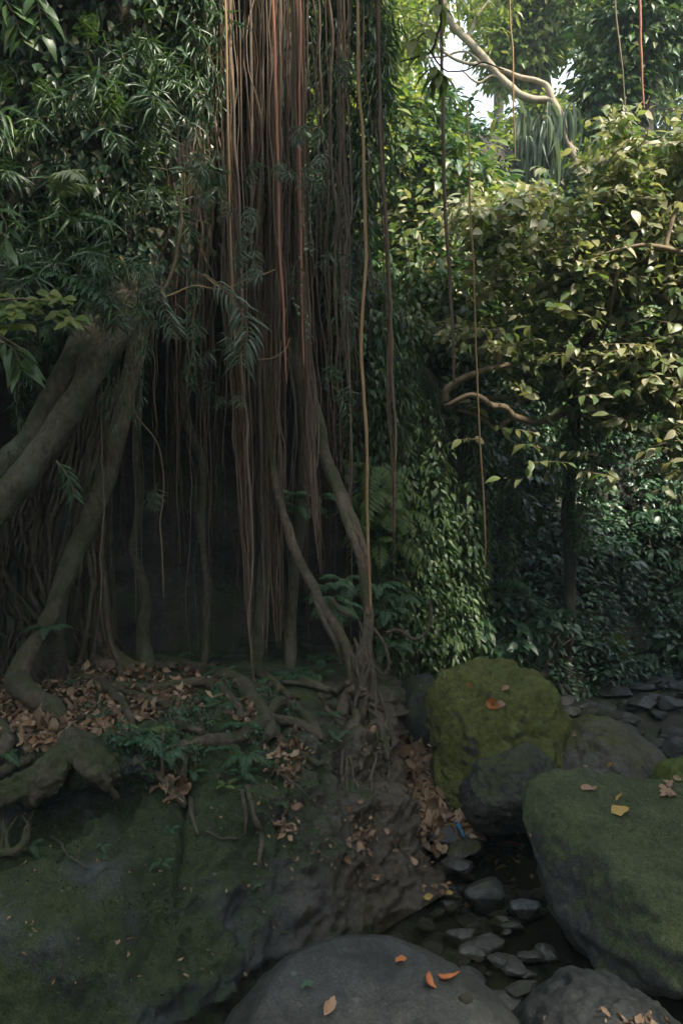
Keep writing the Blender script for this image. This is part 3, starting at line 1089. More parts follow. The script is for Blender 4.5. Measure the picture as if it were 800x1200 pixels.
def figpart(name, P, rpx, n=60, sides=12, rough=.12, freq=5, mat='fig', wobble=.02, wf=2.0, lab=None):
    P = np.asarray(P)
    R = np.atleast_1d(rpx) * np.interp(np.linspace(0, 1, len(np.atleast_1d(rpx))), np.linspace(0, 1, len(P)), P[:, 1]) / F
    mb = MB()
    Q = wob(P, n, wobble, wf, random.uniform(0, 99))
    tube(mb, Q, np.interp(np.linspace(0, 1, n), np.linspace(0, 1, len(R)), R), sides, rough=rough, freq=freq, seed=random.uniform(0, 99))
    o = part(name, mb, M[mat], fig)
    if lab: o['label'] = lab
    return o


# leaning twin trunk
figpart('trunk', pxpath([(270, -60), (245, 60), (215, 180), (172, 290), (134, 385), (96, 452), (62, 515), (14, 575), (-50, 640), (-120, 730), (-160, 830)], [8.2, 7.8, 7.2, 6.5, 6.0, 5.7, 5.6, 5.5, 5.4, 5.4, 5.4]), [22, 22, 22, 22, 19, 16, 17, 18, 21, 26, 32], 150, 20, .16, 5)
figpart('trunk', pxpath([(170, 230), (124, 345), (94, 410), (66, 458), (30, 520), (-10, 560), (-80, 610), (-170, 720), (-210, 830)], [7.4, 6.3, 5.9, 5.8, 5.7, 5.6, 5.6, 5.6, 5.6]), [13, 16, 16, 14, 15, 17, 20, 24, 28], 130, 18, .18, 5)
figpart('trunk', pxpath([(200, 250), (178, 330), (163, 400), (148, 470), (128, 540), (110, 590), (88, 645), (70, 695), (62, 740), (55, 790)], [7.6, 7.0, 6.5, 6.4, 6.25, 6.15, 6.1, 6.05, 6.1, 6.3]), [9, 10, 11, 11, 12, 12.5, 11.5, 11, 14, 22], 70, 14, .12, 4, lab='slimmer straight root stem under the leaning trunk')
# roots on the ledge
bigY = [5.75, 5.6, 5.5, 5.35, 5.15, 4.95, 4.75, 4.66, 4.62, 4.6, 4.55]
figpart('root', pxpath([(70, 700), (46, 742), (27, 772), (20, 798), (34, 814), (58, 828), (70, 850), (80, 872), (62, 898), (28, 918), (-40, 945)], [6.05, 5.85, 5.7, 5.6, 5.4, 5.2, 5.0, 4.75, 4.66, 4.6, 4.5]), [9, 9, 11, 15, 13, 11, 11, 12, 12, 12, 13], 110, 14, .2, 6, 'figroot')
mb = MB()
for pts, Yf, r in [
        ([(50, 825), (66, 838), (84, 858), (102, 874), (122, 888), (136, 904), (131, 922)], [5.25, 5.1, 4.9, 4.72, 4.62, 4.6, 4.62], [6, 7, 8, 8.5, 8, 6, 2.5]),
        ([(68, 850), (84, 868), (98, 888), (112, 906), (124, 920), (138, 934)], [5.0, 4.75, 4.62, 4.55, 4.56, 4.6], [9, 13, 14, 11, 7, 3]),
        ([(88, 864), (74, 886), (54, 906), (36, 924), (8, 934), (-40, 946)], [4.8, 4.66, 4.58, 4.54, 4.5, 4.45], [11, 14, 14, 12, 10, 10]),
        ([(78, 872), (66, 896), (58, 916), (44, 932), (30, 938)], [4.75, 4.6, 4.55, 4.52, 4.55], [10, 14, 14, 11, 6]),
        ([(70, 852), (50, 880), (22, 895), (-10, 907), (-60, 926)], [4.95, 4.75, 4.65, 4.6, 4.5], [5, 5, 5, 6, 7]),
        ([(62, 886), (40, 902), (14, 916), (-20, 926)], [4.64, 4.56, 4.52, 4.5], [6, 6, 5, 6]),
        ([(100, 872), (116, 876), (132, 884), (140, 898)], [4.72, 4.66, 4.66, 4.68], [6, 6, 5, 2.5])]:
    P_ = wob(pxpath(pts, Yf), 50, .025, 5, random.uniform(0, 99))
    tube(mb, P_, np.interp(np.linspace(0, 1, 50), np.linspace(0, 1, len(r)), r) * 4.7 / F, 14, rough=.3, freq=9, seed=random.uniform(0, 99))
M['mossroot'] = barkmat('mossy_root_bark', (.05, .042, .032), (.13, .105, .078), (.075, .08, .034), 8, .7, 1.0, .85, (.045, .056, .02))
foot = part('root', mb, M['mossroot'], fig)
foot['label'] = 'mossy lobed foot of the biggest root spreading over the dark gap'
md = foot.modifiers.new('blend', 'REMESH')
md.mode = 'VOXEL'
md.voxel_size = .0085
md.use_smooth_shade = True
md = foot.modifiers.new('soften', 'SMOOTH')
md.iterations = 4
md.factor = .5
tx = bpy.data.textures.new('bark_lumps', 'CLOUDS')
tx.noise_scale = .05
tx.noise_depth = 4
md = foot.modifiers.new('lumps', 'DISPLACE')
md.texture = tx
md.texture_coords = 'LOCAL'
md.strength = .05
figpart('root', pxpath([(-30, 1004), (4, 1000), (24, 995), (35, 980), (34, 962)], [4.3, 4.32, 4.36, 4.45, 4.6]), [6, 5, 5, 4, 3], 40, 10, .2, 9, 'figroot')
for k in range(5):
    x0 = random.uniform(-5, 30)
    figpart('root', pxpath([(x0, 998), (x0 + random.uniform(-8, 8), 975), (x0 + random.uniform(-10, 14), 950)], [4.36, 4.45, 4.6]), [2.2, 1.6, 1.2], 20, 7, .1, 9, 'figroot', .015, 5)
SURF = [
    ([(62, 790), (92, 797), (122, 804), (140, 826), (151, 848), (156, 862)], [4.5, 5, 5, 4.5, 4.5, 3.5]),
    ([(118, 806), (160, 809), (200, 808), (235, 803), (262, 812), (278, 832), (281, 846)], [3.5, 4.5, 5, 5.2, 5, 4, 3]),
    ([(128, 811), (165, 821), (192, 830), (216, 848), (236, 861)], [3.5, 4, 4.5, 4.5, 3.5]),
    ([(175, 776), (208, 781), (240, 790), (266, 797), (284, 808), (300, 832), (312, 852), (307, 868)], [5, 6, 6.5, 8, 9.5, 8.5, 8, 5]),
    ([(309, 846), (292, 858), (268, 868), (242, 871), (210, 874), (178, 884)], [7, 8, 7.5, 7, 6, 5]),
    ([(310, 842), (324, 828), (343, 827), (358, 842), (370, 858), (378, 872)], [5, 5.5, 5.5, 5, 4.5, 3]),
    ([(312, 844), (335, 846), (355, 854), (374, 867)], [5.5, 5.5, 5, 3.5]),
    ([(316, 856), (332, 871), (350, 885), (366, 893), (378, 892)], [4, 3.5, 3, 3, 2]),
    ([(350, 885), (358, 898), (372, 904)], [2.5, 2.5, 1.5]),
    ([(220, 876), (221, 905), (219, 930), (222, 952), (232, 976)], [3.2, 3, 3, 2.5, 1.5]),
    ([(200, 890), (208, 908), (212, 922)], [2.5, 2, 1.5]),
    ([(290, 925), (300, 955), (310, 978), (308, 1000), (305, 1018)], [2.5, 2.8, 2.8, 2, 1]),
    ([(284, 930), (290, 952), (288, 976)], [1.8, 2.2, 1.2]),
    ([(158, 893), (182, 908), (200, 922), (214, 945)], [4.5, 5, 4.5, 3]),
    ([(330, 905), (350, 930), (372, 952)], [1.5, 1.2, .8]),
    ([(322, 800), (345, 800), (368, 806), (385, 812)], [3.5, 4, 3.5, 2.5]),
    ([(300, 790), (318, 800), (332, 815), (350, 820)], [4, 4.5, 4, 3]),
    ([(100, 765), (112, 780), (135, 786), (170, 783), (205, 782)], [5, 7, 8, 6, 4]),
    ([(238, 975), (252, 985), (275, 982)], [1.4, 1.3, .8]),
    ([(60, 985), (90, 1010), (110, 1020)], [1.3, 1.1, .7]),
    ([(395, 815), (375, 812), (352, 805), (330, 802)], [3, 3, 3, 2]),
    ([(-60, 830), (-20, 845), (5, 870), (-10, 900)], [8, 9, 8, 6]),
]
for pts, r in SURF:
    figpart('root', onbank(pts, .024), np.array(r) * 1.15, 46, 10, .16, 9, 'figroot', .022, 4)
# stems standing at the back of the ledge
for pts, Ys, r in [
    ([(172, 150), (166, 350), (160, 520), (163, 600), (160, 650), (166, 700), (168, 745), (174, 785)], [7.6, 7.6, 7.4, 7.3, 7.2, 7.1, 7.0, 6.9], [3, 3.5, 4, 5, 5, 6.5, 7.5, 10]),
    ([(125, 300), (108, 450), (102, 560), (104, 650), (107, 700), (113, 735), (124, 758), (136, 772), (160, 783)], [7.2, 7.2, 7.2, 7.1, 7.0, 6.95, 6.9, 6.85, 6.85], [3, 3, 4, 4, 5, 8, 10, 9, 6]),
    ([(95, 620), (94, 690), (95, 735), (104, 744), (118, 748)], [7.2, 7.0, 6.9, 6.9, 6.9], [3, 3, 3.5, 4, 4]),
    ([(140, 380), (134, 520), (131, 640), (132, 700), (135, 750)], [7.2, 7.2, 7.2, 7.2, 7.0], [2, 2.5, 3, 3, 3]),
    ([(250, 150), (238, 330), (222, 410), (216, 470), (232, 540), (238, 620), (246, 700), (240, 780)], [7.5, 7.6, 7.6, 7.6, 7.5, 7.4, 7.3, 7.1], [5, 6, 6, 6, 5, 4, 4, 5]),
    ([(300, 0), (298, 250), (300, 420), (308, 500), (306, 580), (311, 640), (308, 700), (300, 780)], [7.4, 7.3, 7.2, 7.1, 7.0, 7.0, 7.0, 7.0], [4, 4, 5, 6, 6, 7, 7, 8]),
    ([(350, -50), (347, 180), (345, 330), (348, 420), (352, 480), (356, 560), (350, 640), (342, 720), (338, 790)], [7.5, 7.5, 7.4, 7.3, 7.2, 7.2, 7.2, 7.2, 7.1], [6, 7, 8, 9, 9, 8, 7, 6, 8]),
]:
    figpart('stilt_root', pxpath(pts, Ys), r, 60, 12, .15, 6, 'fig', .03, 2.5)
# a fan of thin prop roots under the leaning trunk
for k in range(46):
    u = random.random()
    x0, y0 = 150 - 170 * u + random.uniform(-6, 6), 420 + 190 * u + random.uniform(0, 20)
    x1 = random.uniform(-60, 215) * .55 + (x0 - 50) * .5
    Ya, Yb = random.uniform(5.8, 6.5), random.uniform(6.2, 7.4)
    h = drop(*(at(x1, 770, Yb)[:2]), 2.0, [BANK])
    e = h[0] if h else at(x1, 770, Yb)
    a = at(x0, y0, Ya)
    m1 = a * .6 + e * .4 + np.array([-.03, 0, random.uniform(-.2, .05)])
    m2 = a * .25 + e * .75 + np.array([random.uniform(-.08, .08), 0, 0])
    figpart('stilt_root', np.array([a, m1, m2, e - [0, 0, .03]]), np.array([1.6, 1.9, 1.8, 2.4]) * random.uniform(.7, 1.7), 40, 7, .08, 9, 'figroot', .05, 2.2)
# branches overhead, out of the picture, that the roots hang from, and the crown
for P, r in [([(-1.2, 6.4, 6.6), (-.4, 6.6, 7.3), (.6, 6.6, 7.6), (2.0, 6.3, 8.0), (3.2, 5.8, 8.6)], [.2, .16, .14, .1, .05]),
             ([(-1.1, 6.5, 6.4), (-.6, 7.0, 7.2), (-.1, 7.6, 7.7), (.4, 8.4, 8.3)], [.2, .15, .12, .06]),
             ([(-1.2, 6.4, 6.5), (-2, 6.4, 7.2), (-3.4, 6.2, 7.8), (-5.5, 5.6, 8.4)], [.22, .18, .14, .06]),
             ([(-1.2, 6.3, 6.6), (-1.5, 5, 7.6), (-1.6, 3.2, 8.3), (-1.3, 1.0, 8.8)], [.18, .14, .1, .05])]:
    mb = MB()
    tube(mb, P, r, 12, 50, rough=.1, freq=3)
    part('branch', mb, M['fig'], fig)


def crown(mb, c, rad, ncl, per, L, W=.45, tpl='simple', seed=0, csz=.35, shell=.55, down=.5, mat=0, cut=None):
    rs = np.random.default_rng(seed)
    u = rvec(ncl, rs)
    r = rs.uniform(0, 1, ncl) ** (1 / 3) * (1 - shell) + shell
    r = np.where(rs.random(ncl) < .3, r * rs.uniform(.3, 1, ncl), r)
    lump = 1 + .3 * fbm(u * 1.8 + seed, 3)
    cc = np.asarray(c) + u * (r * lump)[:, None] * np.asarray(rad)
    p = np.repeat(cc, per, 0)
    k = len(p)
    uu = np.repeat(u, per, 0)
    o = rvec(k, rs)
    p = p + o * (csz * rs.uniform(.1, 1, k))[:, None] * np.array([1, 1, .55])
    if cut is not None:
        keep = cut(p)
        p, uu, o = p[keep], uu[keep], o[keep]
        k = len(p)
    d = norm(o * np.array([1, 1, .3]) * 1.0 + uu * .5 + np.array([0, 0, -down]) + .25 * rs.normal(size=(k, 3)))
    n = norm(np.array([0, 0, 1.0]) + .45 * rs.normal(size=(k, 3)) + .25 * uu)
    l = L * rs.uniform(.65, 1.2, k)
    leaves(mb, tpl, p, d, n, l, W * l * rs.uniform(.8, 1.15, k), mat, rs.uniform(0, .3, k))


mb = MB()  # crown out of view, its clumps placed and thinned to shape the shade
for i, (c, rad, nc) in enumerate([((-2.6, 5.2, 8.6), (3.2, 2.6, 1.2), 30), ((.2, 7.4, 8.7), (1.3, 1.1, .9), 130), ((-2.2, 1.5, 9.0), (3.2, 2.8, 1.1), 60), ((3.1, 5.0, 8.6), (1.5, 1.4, .9), 170), ((-5.5, 4.5, 8.2), (2.4, 3, 1.6), 300), ((2.6, 2.0, 9.1), (1.3, 1.35, .8), 190), ((.1, 4.4, 9.2), (1.3, 1.0, .6), 12)]):
    crown(mb, c, rad, nc, 12, .3, .5, 'simple', 60 + i, .6, .4)
part('crown', mb, M['mid'], fig, False)

# ------------------------------------------------------------------ the twisted stems at the edge of the ledge
tw = thing('twisted_root_tree', 'pair of twisted grey stems rising from a knot of roots at the ledge corner', 'tree', at(420, 870, 5.7))


def twpart(name, P, rpx, n=60, sides=12, rough=.16, wobble=.02, wf=3.0, mat='figroot'):
    P = np.asarray(P)
    rp = np.atleast_1d(rpx)
    R = np.interp(np.linspace(0, 1, n), np.linspace(0, 1, len(rp)), rp) * (.86 if name == 'stem' else 1) * P[:, 1].mean() / F
    mb = MB()
    tube(mb, wob(P, n, wobble, wf, random.uniform(0, 99)), R, sides, rough=rough, freq=7, seed=random.uniform(0, 99))
    return part(name, mb, M[mat], tw)


twpart('stem', pxpath([(352, -200), (352, 100), (352, 300), (358, 420), (372, 500), (390, 556), (404, 596), (417, 626), (426, 655), (430, 690), (432, 738), (423, 780), (424, 812)], [7.2, 7.1, 6.9, 6.7, 6.4, 6.3, 6.2, 6.1, 6.05, 6.0, 5.95, 5.9, 5.85]), [9, 9, 9, 9, 9.5, 9.5, 8, 7, 6, 5.5, 6.5, 8, 8], 120)
twpart('stem', pxpath([(398, 580), (405, 610), (416, 640), (424, 668), (424, 700)], [6.22, 6.1, 6.02, 6.0, 6.0]), [6, 6, 5.5, 5, 3.5], 40)
twpart('stem', pxpath([(318, -150), (316, 100), (314, 300), (312, 440), (318, 540), (328, 598), (342, 640), (358, 672), (375, 700), (392, 728), (404, 752), (411, 786), (410, 808), (402, 828), (404, 855)], [7.3, 7.3, 7.2, 7.0, 6.7, 6.5, 6.4, 6.3, 6.2, 6.1, 6.0, 5.9, 5.85, 5.8, 5.75]), [4, 4, 4, 4.5, 5, 6, 6.5, 7, 7, 6.5, 7, 7.5, 7.5, 7, 7], 100)
twpart('stem', pxpath([(368, 690), (380, 722), (394, 756), (400, 778)], [6.25, 6.15, 6.05, 6.05]), [5, 5, 4.5, 2.5], 40)
twpart('stem', pxpath([(388, 700), (398, 712), (412, 722)], [6.15, 6.1, 6.0]), [4, 4, 3], 20)
twpart('stem', pxpath([(430, 720), (432, 760), (428, 790)], [6.0, 5.92, 5.9]), [4, 3.5, 4], 30)
KN = [
    ([(402, 826), (400, 850), (404, 875), (412, 893)], [7, 7, 7.5, 4]),
    ([(410, 806), (418, 822), (414, 842), (405, 860), (400, 885), (408, 905)], [6, 5, 5, 6, 5, 3]),
    ([(424, 810), (432, 826), (440, 845), (446, 868), (448, 892)], [6.5, 6, 5.5, 5, 3]),
    ([(426, 805), (416, 826), (420, 850), (417, 875), (420, 900)], [5, 4.5, 5, 4.5, 2.5]),
    ([(428, 815), (422, 838), (410, 845), (398, 843)], [4, 4, 4, 3]),
    ([(430, 815), (444, 830), (446, 850), (440, 870)], [3.5, 3.5, 3, 2]),
    ([(440, 845), (428, 855), (420, 872), (420, 890)], [3, 3, 3, 2]),
    ([(398, 836), (388, 852), (392, 872), (398, 886)], [3.5, 3.5, 3, 2]),
    ([(378, 862), (386, 878), (394, 892), (396, 915)], [3, 3, 3, 2]),
    ([(374, 812), (382, 830), (390, 845), (396, 853)], [3, 3.2, 3, 2.5]),
    ([(386, 808), (394, 820), (398, 830)], [3, 3, 3]),
    ([(400, 888), (402, 905), (412, 925), (420, 940)], [3, 2.2, 1.8, 1]),
    ([(416, 896), (414, 915), (418, 925)], [2.2, 1.8, 1]),
    ([(446, 868), (452, 895), (455, 920)], [2.8, 2.2, 1.2]),
    ([(408, 800), (398, 812), (384, 822), (372, 826)], [3.5, 3.5, 3, 2]),
    ([(432, 824), (448, 838), (452, 862), (450, 880)], [2.8, 2.6, 2.3, 1.3]),
]
for pts, r in KN:
    P = onbank(pts, .05)
    f = np.linspace(1, .1, len(P))[:, None]
    P = P * (1 - f) + np.array([at(x, y, 5.78) for x, y in pts]) * f
    twpart('root', P, r, 40, 10, .2, .018, 6)
for k in range(7):
    x0, y0 = random.uniform(392, 452), random.uniform(872, 892)
    dx = random.gauss(6, 16)
    n_ = random.randrange(60, 130)
    P = onbank([(x0, y0), (x0 + dx * .4 + random.gauss(0, 3), y0 + n_ * .35), (x0 + dx * .7 + random.gauss(0, 4), y0 + n_ * .7), (x0 + dx, y0 + n_)], .004)
    twpart('root', P, np.array([1.8, 1.3, .9, .4]) * random.uniform(.7, 1.4), 30, 7, .15, .015, 7)
for k in range(16):
    x0, y0 = random.uniform(400, 434), random.uniform(715, 785)
    x1, y1 = random.gauss(422, 20), random.uniform(868, 905)
    ph, am = random.uniform(0, 6.28), random.uniform(4, 9)
    pts = [(x0 + (x1 - x0) * u + am * math.sin(ph + u * 7) * (1 - abs(2 * u - 1)) ** .5, y0 + (y1 - y0) * u) for u in np.linspace(0, 1, 9)]
    P = pxpath(pts, [random.uniform(5.82, 6.0), random.uniform(5.68, 5.82)])
    e = onbank(pts[-1:], .0)[0]
    P[-1] = e
    P[-2] = P[-2] * .5 + onbank(pts[-2:-1], .03)[0] * .5
    twpart('root', P, np.array([1.6, 2.0, 2.2, 1.8, 1.0]) * random.uniform(.8, 1.6), 46, 8, .2, .012, 7)
# the broken slab caught in the knot
mb = MB()
v, f = ICO[3]
mb.add(facet(v.copy(), np.random.default_rng(5), 6, .6, .9, .9) * np.array([.028, .02, .1]) @ np.array(Matrix.Rotation(math.radians(28), 3, 'Y')).T + at(431, 866, 5.68), f)
solo('bark_chip', mb, M['tan'], 'pinkish chip of dead bark caught in the knot of roots', 'bark')

# ------------------------------------------------------------------ hanging aerial roots
CURT = 'thin brown aerial roots hanging in the dense curtain'
HANG_L = 'thin brown aerial root hanging straight down among many others in the curtain'


def hang(pts, Y, rpx, label=HANG_L, group=CURT, mat='hang', seed=None, amp=.02, n=46, sides=6, rough=.18):
    P = pxpath(pts, Y)
    r = np.atleast_1d(rpx)
    R = np.interp(np.linspace(0, 1, n), np.linspace(0, 1, len(r)), r) * P[:, 1].mean() / F
    mb = MB()
    tube(mb, wob(P, n, amp, 1.6, seed if seed is not None else random.uniform(0, 99)), R, sides, rough=rough, freq=14, seed=random.uniform(0, 99))
    return solo('hanging_root', mb, M[mat], label, 'root', group)


BUND = [
    ([(262, -190), (268, 150), (278, 430), (286, 560), (292, 700), (297, 805)], 6.35, 20, [15, 13, 12, 9, 4.5, 2]),
    ([(324, -190), (327, 100), (327, 300), (326, 500), (322, 640), (328, 760)], 6.8, 22, [22, 17, 15, 13, 11, 7]),
    ([(345, -190), (350, 150), (359, 350), (366, 520), (372, 610), (376, 674)], 6.2, 19, [10, 8, 7, 7, 6, 2.5]),
    ([(296, -190), (298, 200), (304, 450), (311, 650), (308, 770)], 6.95, 15, [20, 17, 13, 11, 8]),
    ([(398, -190), (402, 200), (408, 400), (412, 560), (405, 690)], 6.6, 6, [9, 7, 6, 4, 2]),
    ([(441, -190), (444, 100), (452, 300), (459, 500), (461, 620), (463, 682)], 6.0, 6, [3, 3, 3.5, 4, 3, 1]),
    ([(380, -190), (384, 150), (390, 350), (398, 520), (402, 640)], 7.0, 5, [14, 11, 8, 6, 4]),
]
for bi, (pts, Yb, ns, sp) in enumerate(BUND):
    lab = ['aerial root strand in the thick tapering bundle nearest the middle of the curtain', 'aerial root strand in the widest brown bundle of the curtain',
           'aerial root strand in the warm brown bundle that ends just above the twisted stems', 'aerial root strand in the dull brown bundle at the back of the curtain',
           'aerial root strand in the slim bundle in front of the twisted stems', 'aerial root strand in the shaggy single bundle hanging before the green slope',
           'aerial root strand in the loose thin bundle beside the dark vine wall'][bi]
    for k in range(ns):
        ox, oy = random.gauss(0, .55), random.gauss(0, .5)
        ln = random.uniform(.86, 1) if k % 3 else 1
        q = [(x + ox * s + random.uniform(-.1, .1) * s, y) for (x, y), s in zip(pts, sp)]
        if ln < 1:
            q = [tuple(a) for a in catmull(np.array(q), 30)[:max(8, int(30 * ln))][::4]]
        hang(q, Yb + oy * sp[0] * Yb / F, np.array([1.1, 1.2, 1.2, 1.0, .3]) * random.choice([.28, .35, .42, .5, .6, .75, 1, 1.6]) * random.uniform(.85, 1.15), lab, 'strands of hanging root bundle ' + ['in the middle', 'of widest spread', 'of warm brown', 'at the back', 'of slim shape', 'of shaggy look', 'of loose shape'][bi], amp=random.uniform(.015, .05), n=48, sides=5, rough=.3)
for k in range(104):
    x = random.choice([random.uniform(120, 260), random.uniform(225, 345), random.uniform(225, 430)])
    y1 = random.choice([random.uniform(300, 600), random.uniform(500, 790), random.uniform(600, 790)])
    dx = random.gauss(8, 7)
    Yh = random.uniform(6.2, 7.6)
    hang([(x, -190), (x + dx * .25, y1 * .3), (x + dx * .6, y1 * .65), (x + dx, y1)], Yh, np.array([.9, 1.0, .9, .3]) * random.choice([.35, .45, .6, .9, 1.3]), amp=random.uniform(.03, .09), n=44, sides=5, rough=.3)
hang([(317, -190), (321, 40), (326, 200), (331, 360), (336, 450)], 5.9, [1.9, 2.0, 1.8, 1.5, .8], 'bright orange red aerial root, most vivid strand of the curtain', None, 'red', amp=.015)
hang([(349, -190), (351, 60), (352, 200), (354, 330), (356, 430)], 6.1, [1.3, 1.4, 1.3, 1], 'thin rusty red aerial root next to the warm brown bundle', None, 'red', amp=.015)
hang([(262, -190), (264, 20), (268, 160), (272, 300), (276, 420)], 5.9, [1.3, 1.4, 1.3, 1], 'pale ochre aerial root hanging alone left of the curtain', None, 'ochre', amp=.012)
hang([(416, -190), (420, 60), (425, 200), (428, 300), (424, 420), (428, 520), (432, 640), (434, 720)], 5.9, [1.8, 1.9, 2.0, 2.1, 2.0, 2.0, 1.8, 1.2], 'long ochre brown aerial root hanging clear of the bundles down to the twisted stems', None, 'ochre', amp=.012)
hang([(512, -190), (517, 60), (520, 200), (526, 320), (531, 400), (531, 448)], 7.0, [2.2, 2.2, 2.2, 2.1, 1.8, 1.5], 'dark red aerial root hanging before the sunlit leaves in the middle', None, 'hang', amp=.015)
hang([(546, 120), (551, 240), (556, 380), (562, 520), (567, 600), (568, 668)], 7.6, [.9, 1.1, 1, .9, .9, .7], 'thread thin aerial root hanging in front of the shaded slope', None, 'ochre', amp=.015)
hang([(747, -190), (749, 0), (752, 80), (754, 128)], 8.0, [1.5, 1.5, 1.4, 1], 'thin reddish aerial root in the upper corner by the dark trunk', None, 'red', amp=.01)
hang([(595, -190), (597, 10), (600, 60), (601, 120), (603, 190)], 8.0, [1, 1, .9, .7], 'short thin aerial root between the bright crowns', None, 'ochre', amp=.015)
hang([(718, -190), (722, 30), (728, 90), (733, 140)], 8.6, [1, 1, .9, .6], 'thin slanting aerial root beside the dark trunk', None, 'twig', amp=.02)
# loose curling lianas
LI = [
    ('brown curved liana arching through the dark foliage', [(184, 352), (196, 335), (206, 310), (212, 275), (210, 240), (204, 215)], 6.0, [2.2, 2.2, 1.8, 1.4], 'twig'),
    ('thin tan liana angling from the curved one towards the curtain', [(178, 356), (190, 350), (206, 342), (226, 335), (248, 338), (268, 340)], 6.0, [1.3, 1.3, 1.1, .8], 'ochre'),
    ('short tan twig hanging at a slant in the leafy overhang', [(140, 300), (148, 320), (158, 330), (160, 345)], 5.9, [1.5, 1.4, 1], 'ochre'),
    ('long thin liana looping in front of the curtain', [(238, 322), (262, 338), (290, 330), (318, 318), (322, 316)], 5.9, [1, .9, .8], 'ochre'),
    ('slack thread liana sagging across the brown bundles', [(302, 422), (318, 420), (334, 410), (340, 396)], 5.9, [.8, .8, .7], 'ochre'),
    ('thick dark liana looped beside the twisted stems', [(436, 735), (448, 752), (456, 775), (450, 790), (440, 782), (436, 765)], 6.1, [2.2, 2.4, 2.4, 2, 1.5], 'figroot'),
    ('bent liana arching in front of the green slope', [(452, 742), (468, 738), (486, 748), (500, 740), (506, 722), (503, 702)], 6.6, [1.8, 2, 2.2, 2.2, 1.8], 'figroot'),
    ('pale bowed liana in the dark hollow of the slope', [(648, 570), (662, 582), (676, 600), (682, 625), (676, 650), (664, 668)], 9.4, [1, 1, 1.1, 1, .8], 'twig'),
    ('thin liana hanging down in the dark by the left stems', [(150, 460), (162, 490), (180, 515), (188, 545), (190, 620), (192, 700)], 6.3, [.9, .9, .9, .8], 'twig'),
    ('loose thread root dangling under the leafy overhang', [(118, 400), (119, 480), (118, 560), (119, 640), (117, 720)], 5.9, [.8, .8, .8, .7], 'twig'),
]
for lab, pts, Yl, r, mt in LI:
    P = pxpath(pts, Yl)
    mb = MB()
    R = np.interp(np.linspace(0, 1, 50), np.linspace(0, 1, len(r)), r) * Yl / F
    tube(mb, wob(P, 50, .02, 3, random.uniform(0, 99)), R, 7, rough=.12)
    solo('liana', mb, M[mt], lab, 'vine')

# ------------------------------------------------------------------ plants on the leafy overhang, upper left
def fillrect(n, x0, x1, y0, y1, ok=lambda x, y: True):
    out = []
    while len(out) < n:
        x, y = random.uniform(x0, x1), random.uniform(y0, y1)
        if ok(x, y): out.append((x, y))
    return out


def over_ok(x, y):
    if (x - 122) ** 2 / 30 ** 2 + (y - 42) ** 2 / 32 ** 2 < 1: return False        # the dark hollow
    if y > 330 and x > 150: return False
    edge = 262 - .18 * max(0, y - 60)
    return x < edge + random.uniform(-30, 20)


CL = [CLIFF]
pos, drc, nr = [], [], []
for x, y in fillrect(620, -120, 262, -170, 415, over_ok):
    h = hit(x, y, CL)
    if h is None: continue
    c = h[0] + np.array([0, -random.uniform(.02, .35), 0])
    for k in range(10):
        o = rng.normal(size=3) * np.array([.1, .1, .1])
        pos.append(c + o)
        drc.append(norm(o * 3 + np.array([0, -.5, -.75])))
        nr.append(norm(np.array([0, -.75, .65]) + rng.normal(size=3) * .35))
mb = MB()
k = len(pos)
l = rng.uniform(.05, .11, k)
leaves(mb, 'simple', pos, np.array(drc), np.array(nr), l, l * .6, 0, rng.uniform(0, .3, k))
solo('creeper', mb, M['creeper'], 'dark creeper with small leaves covering the whole overhang above the leaning trunk', 'creeper', smooth=False)

NL = 'dark plants with narrow leaves on the overhang'
for i, (x, y) in enumerate(fillrect(74, -90, 255, -150, 375, over_ok)):
    h = hit(x, y, CL)
    if h is None: continue
    p = h[0] + np.array([0, -random.uniform(.1, .5), 0])
    shoots(p, random.randint(4, 6), random.uniform(.75, 1.15), 'bushy dark green plant with narrow arching leaves on the overhang', group=NL, young=.22)
for x, y, lab in [(103, 42, 'upright young plant with light green narrow leaves standing against the dark hollow'), (135, 128, 'light tipped narrow leaved sprout below the dark hollow'), (52, 118, 'yellowish narrow leaved sprout among the dark overhang plants'), (5, 105, 'yellow green narrow leaved sprout at the picture edge')]:
    r = thing('narrow_leaf_sprout', lab, 'plant', at(x, y + 18, 5.6))
    for k in range(4):
        s = link('shoot', SHOOT_L[k % 3], r)
        s.rotation_euler = (1.15 + random.uniform(-.2, .2), 0, k * 1.6)
        s.scale = (.62,) * 3
for k in range(16):
    x, y = random.uniform(-20, 175), random.uniform(300, 385)
    shoots(at(x, y, random.uniform(5.25, 5.6) if x < 110 else random.uniform(5.6, 6.0)), 4, random.uniform(.55, .8), 'bushy plant with narrow arching leaves hanging over the top of the leaning trunk', group='narrow leaved plants over the leaning trunk', young=.08)
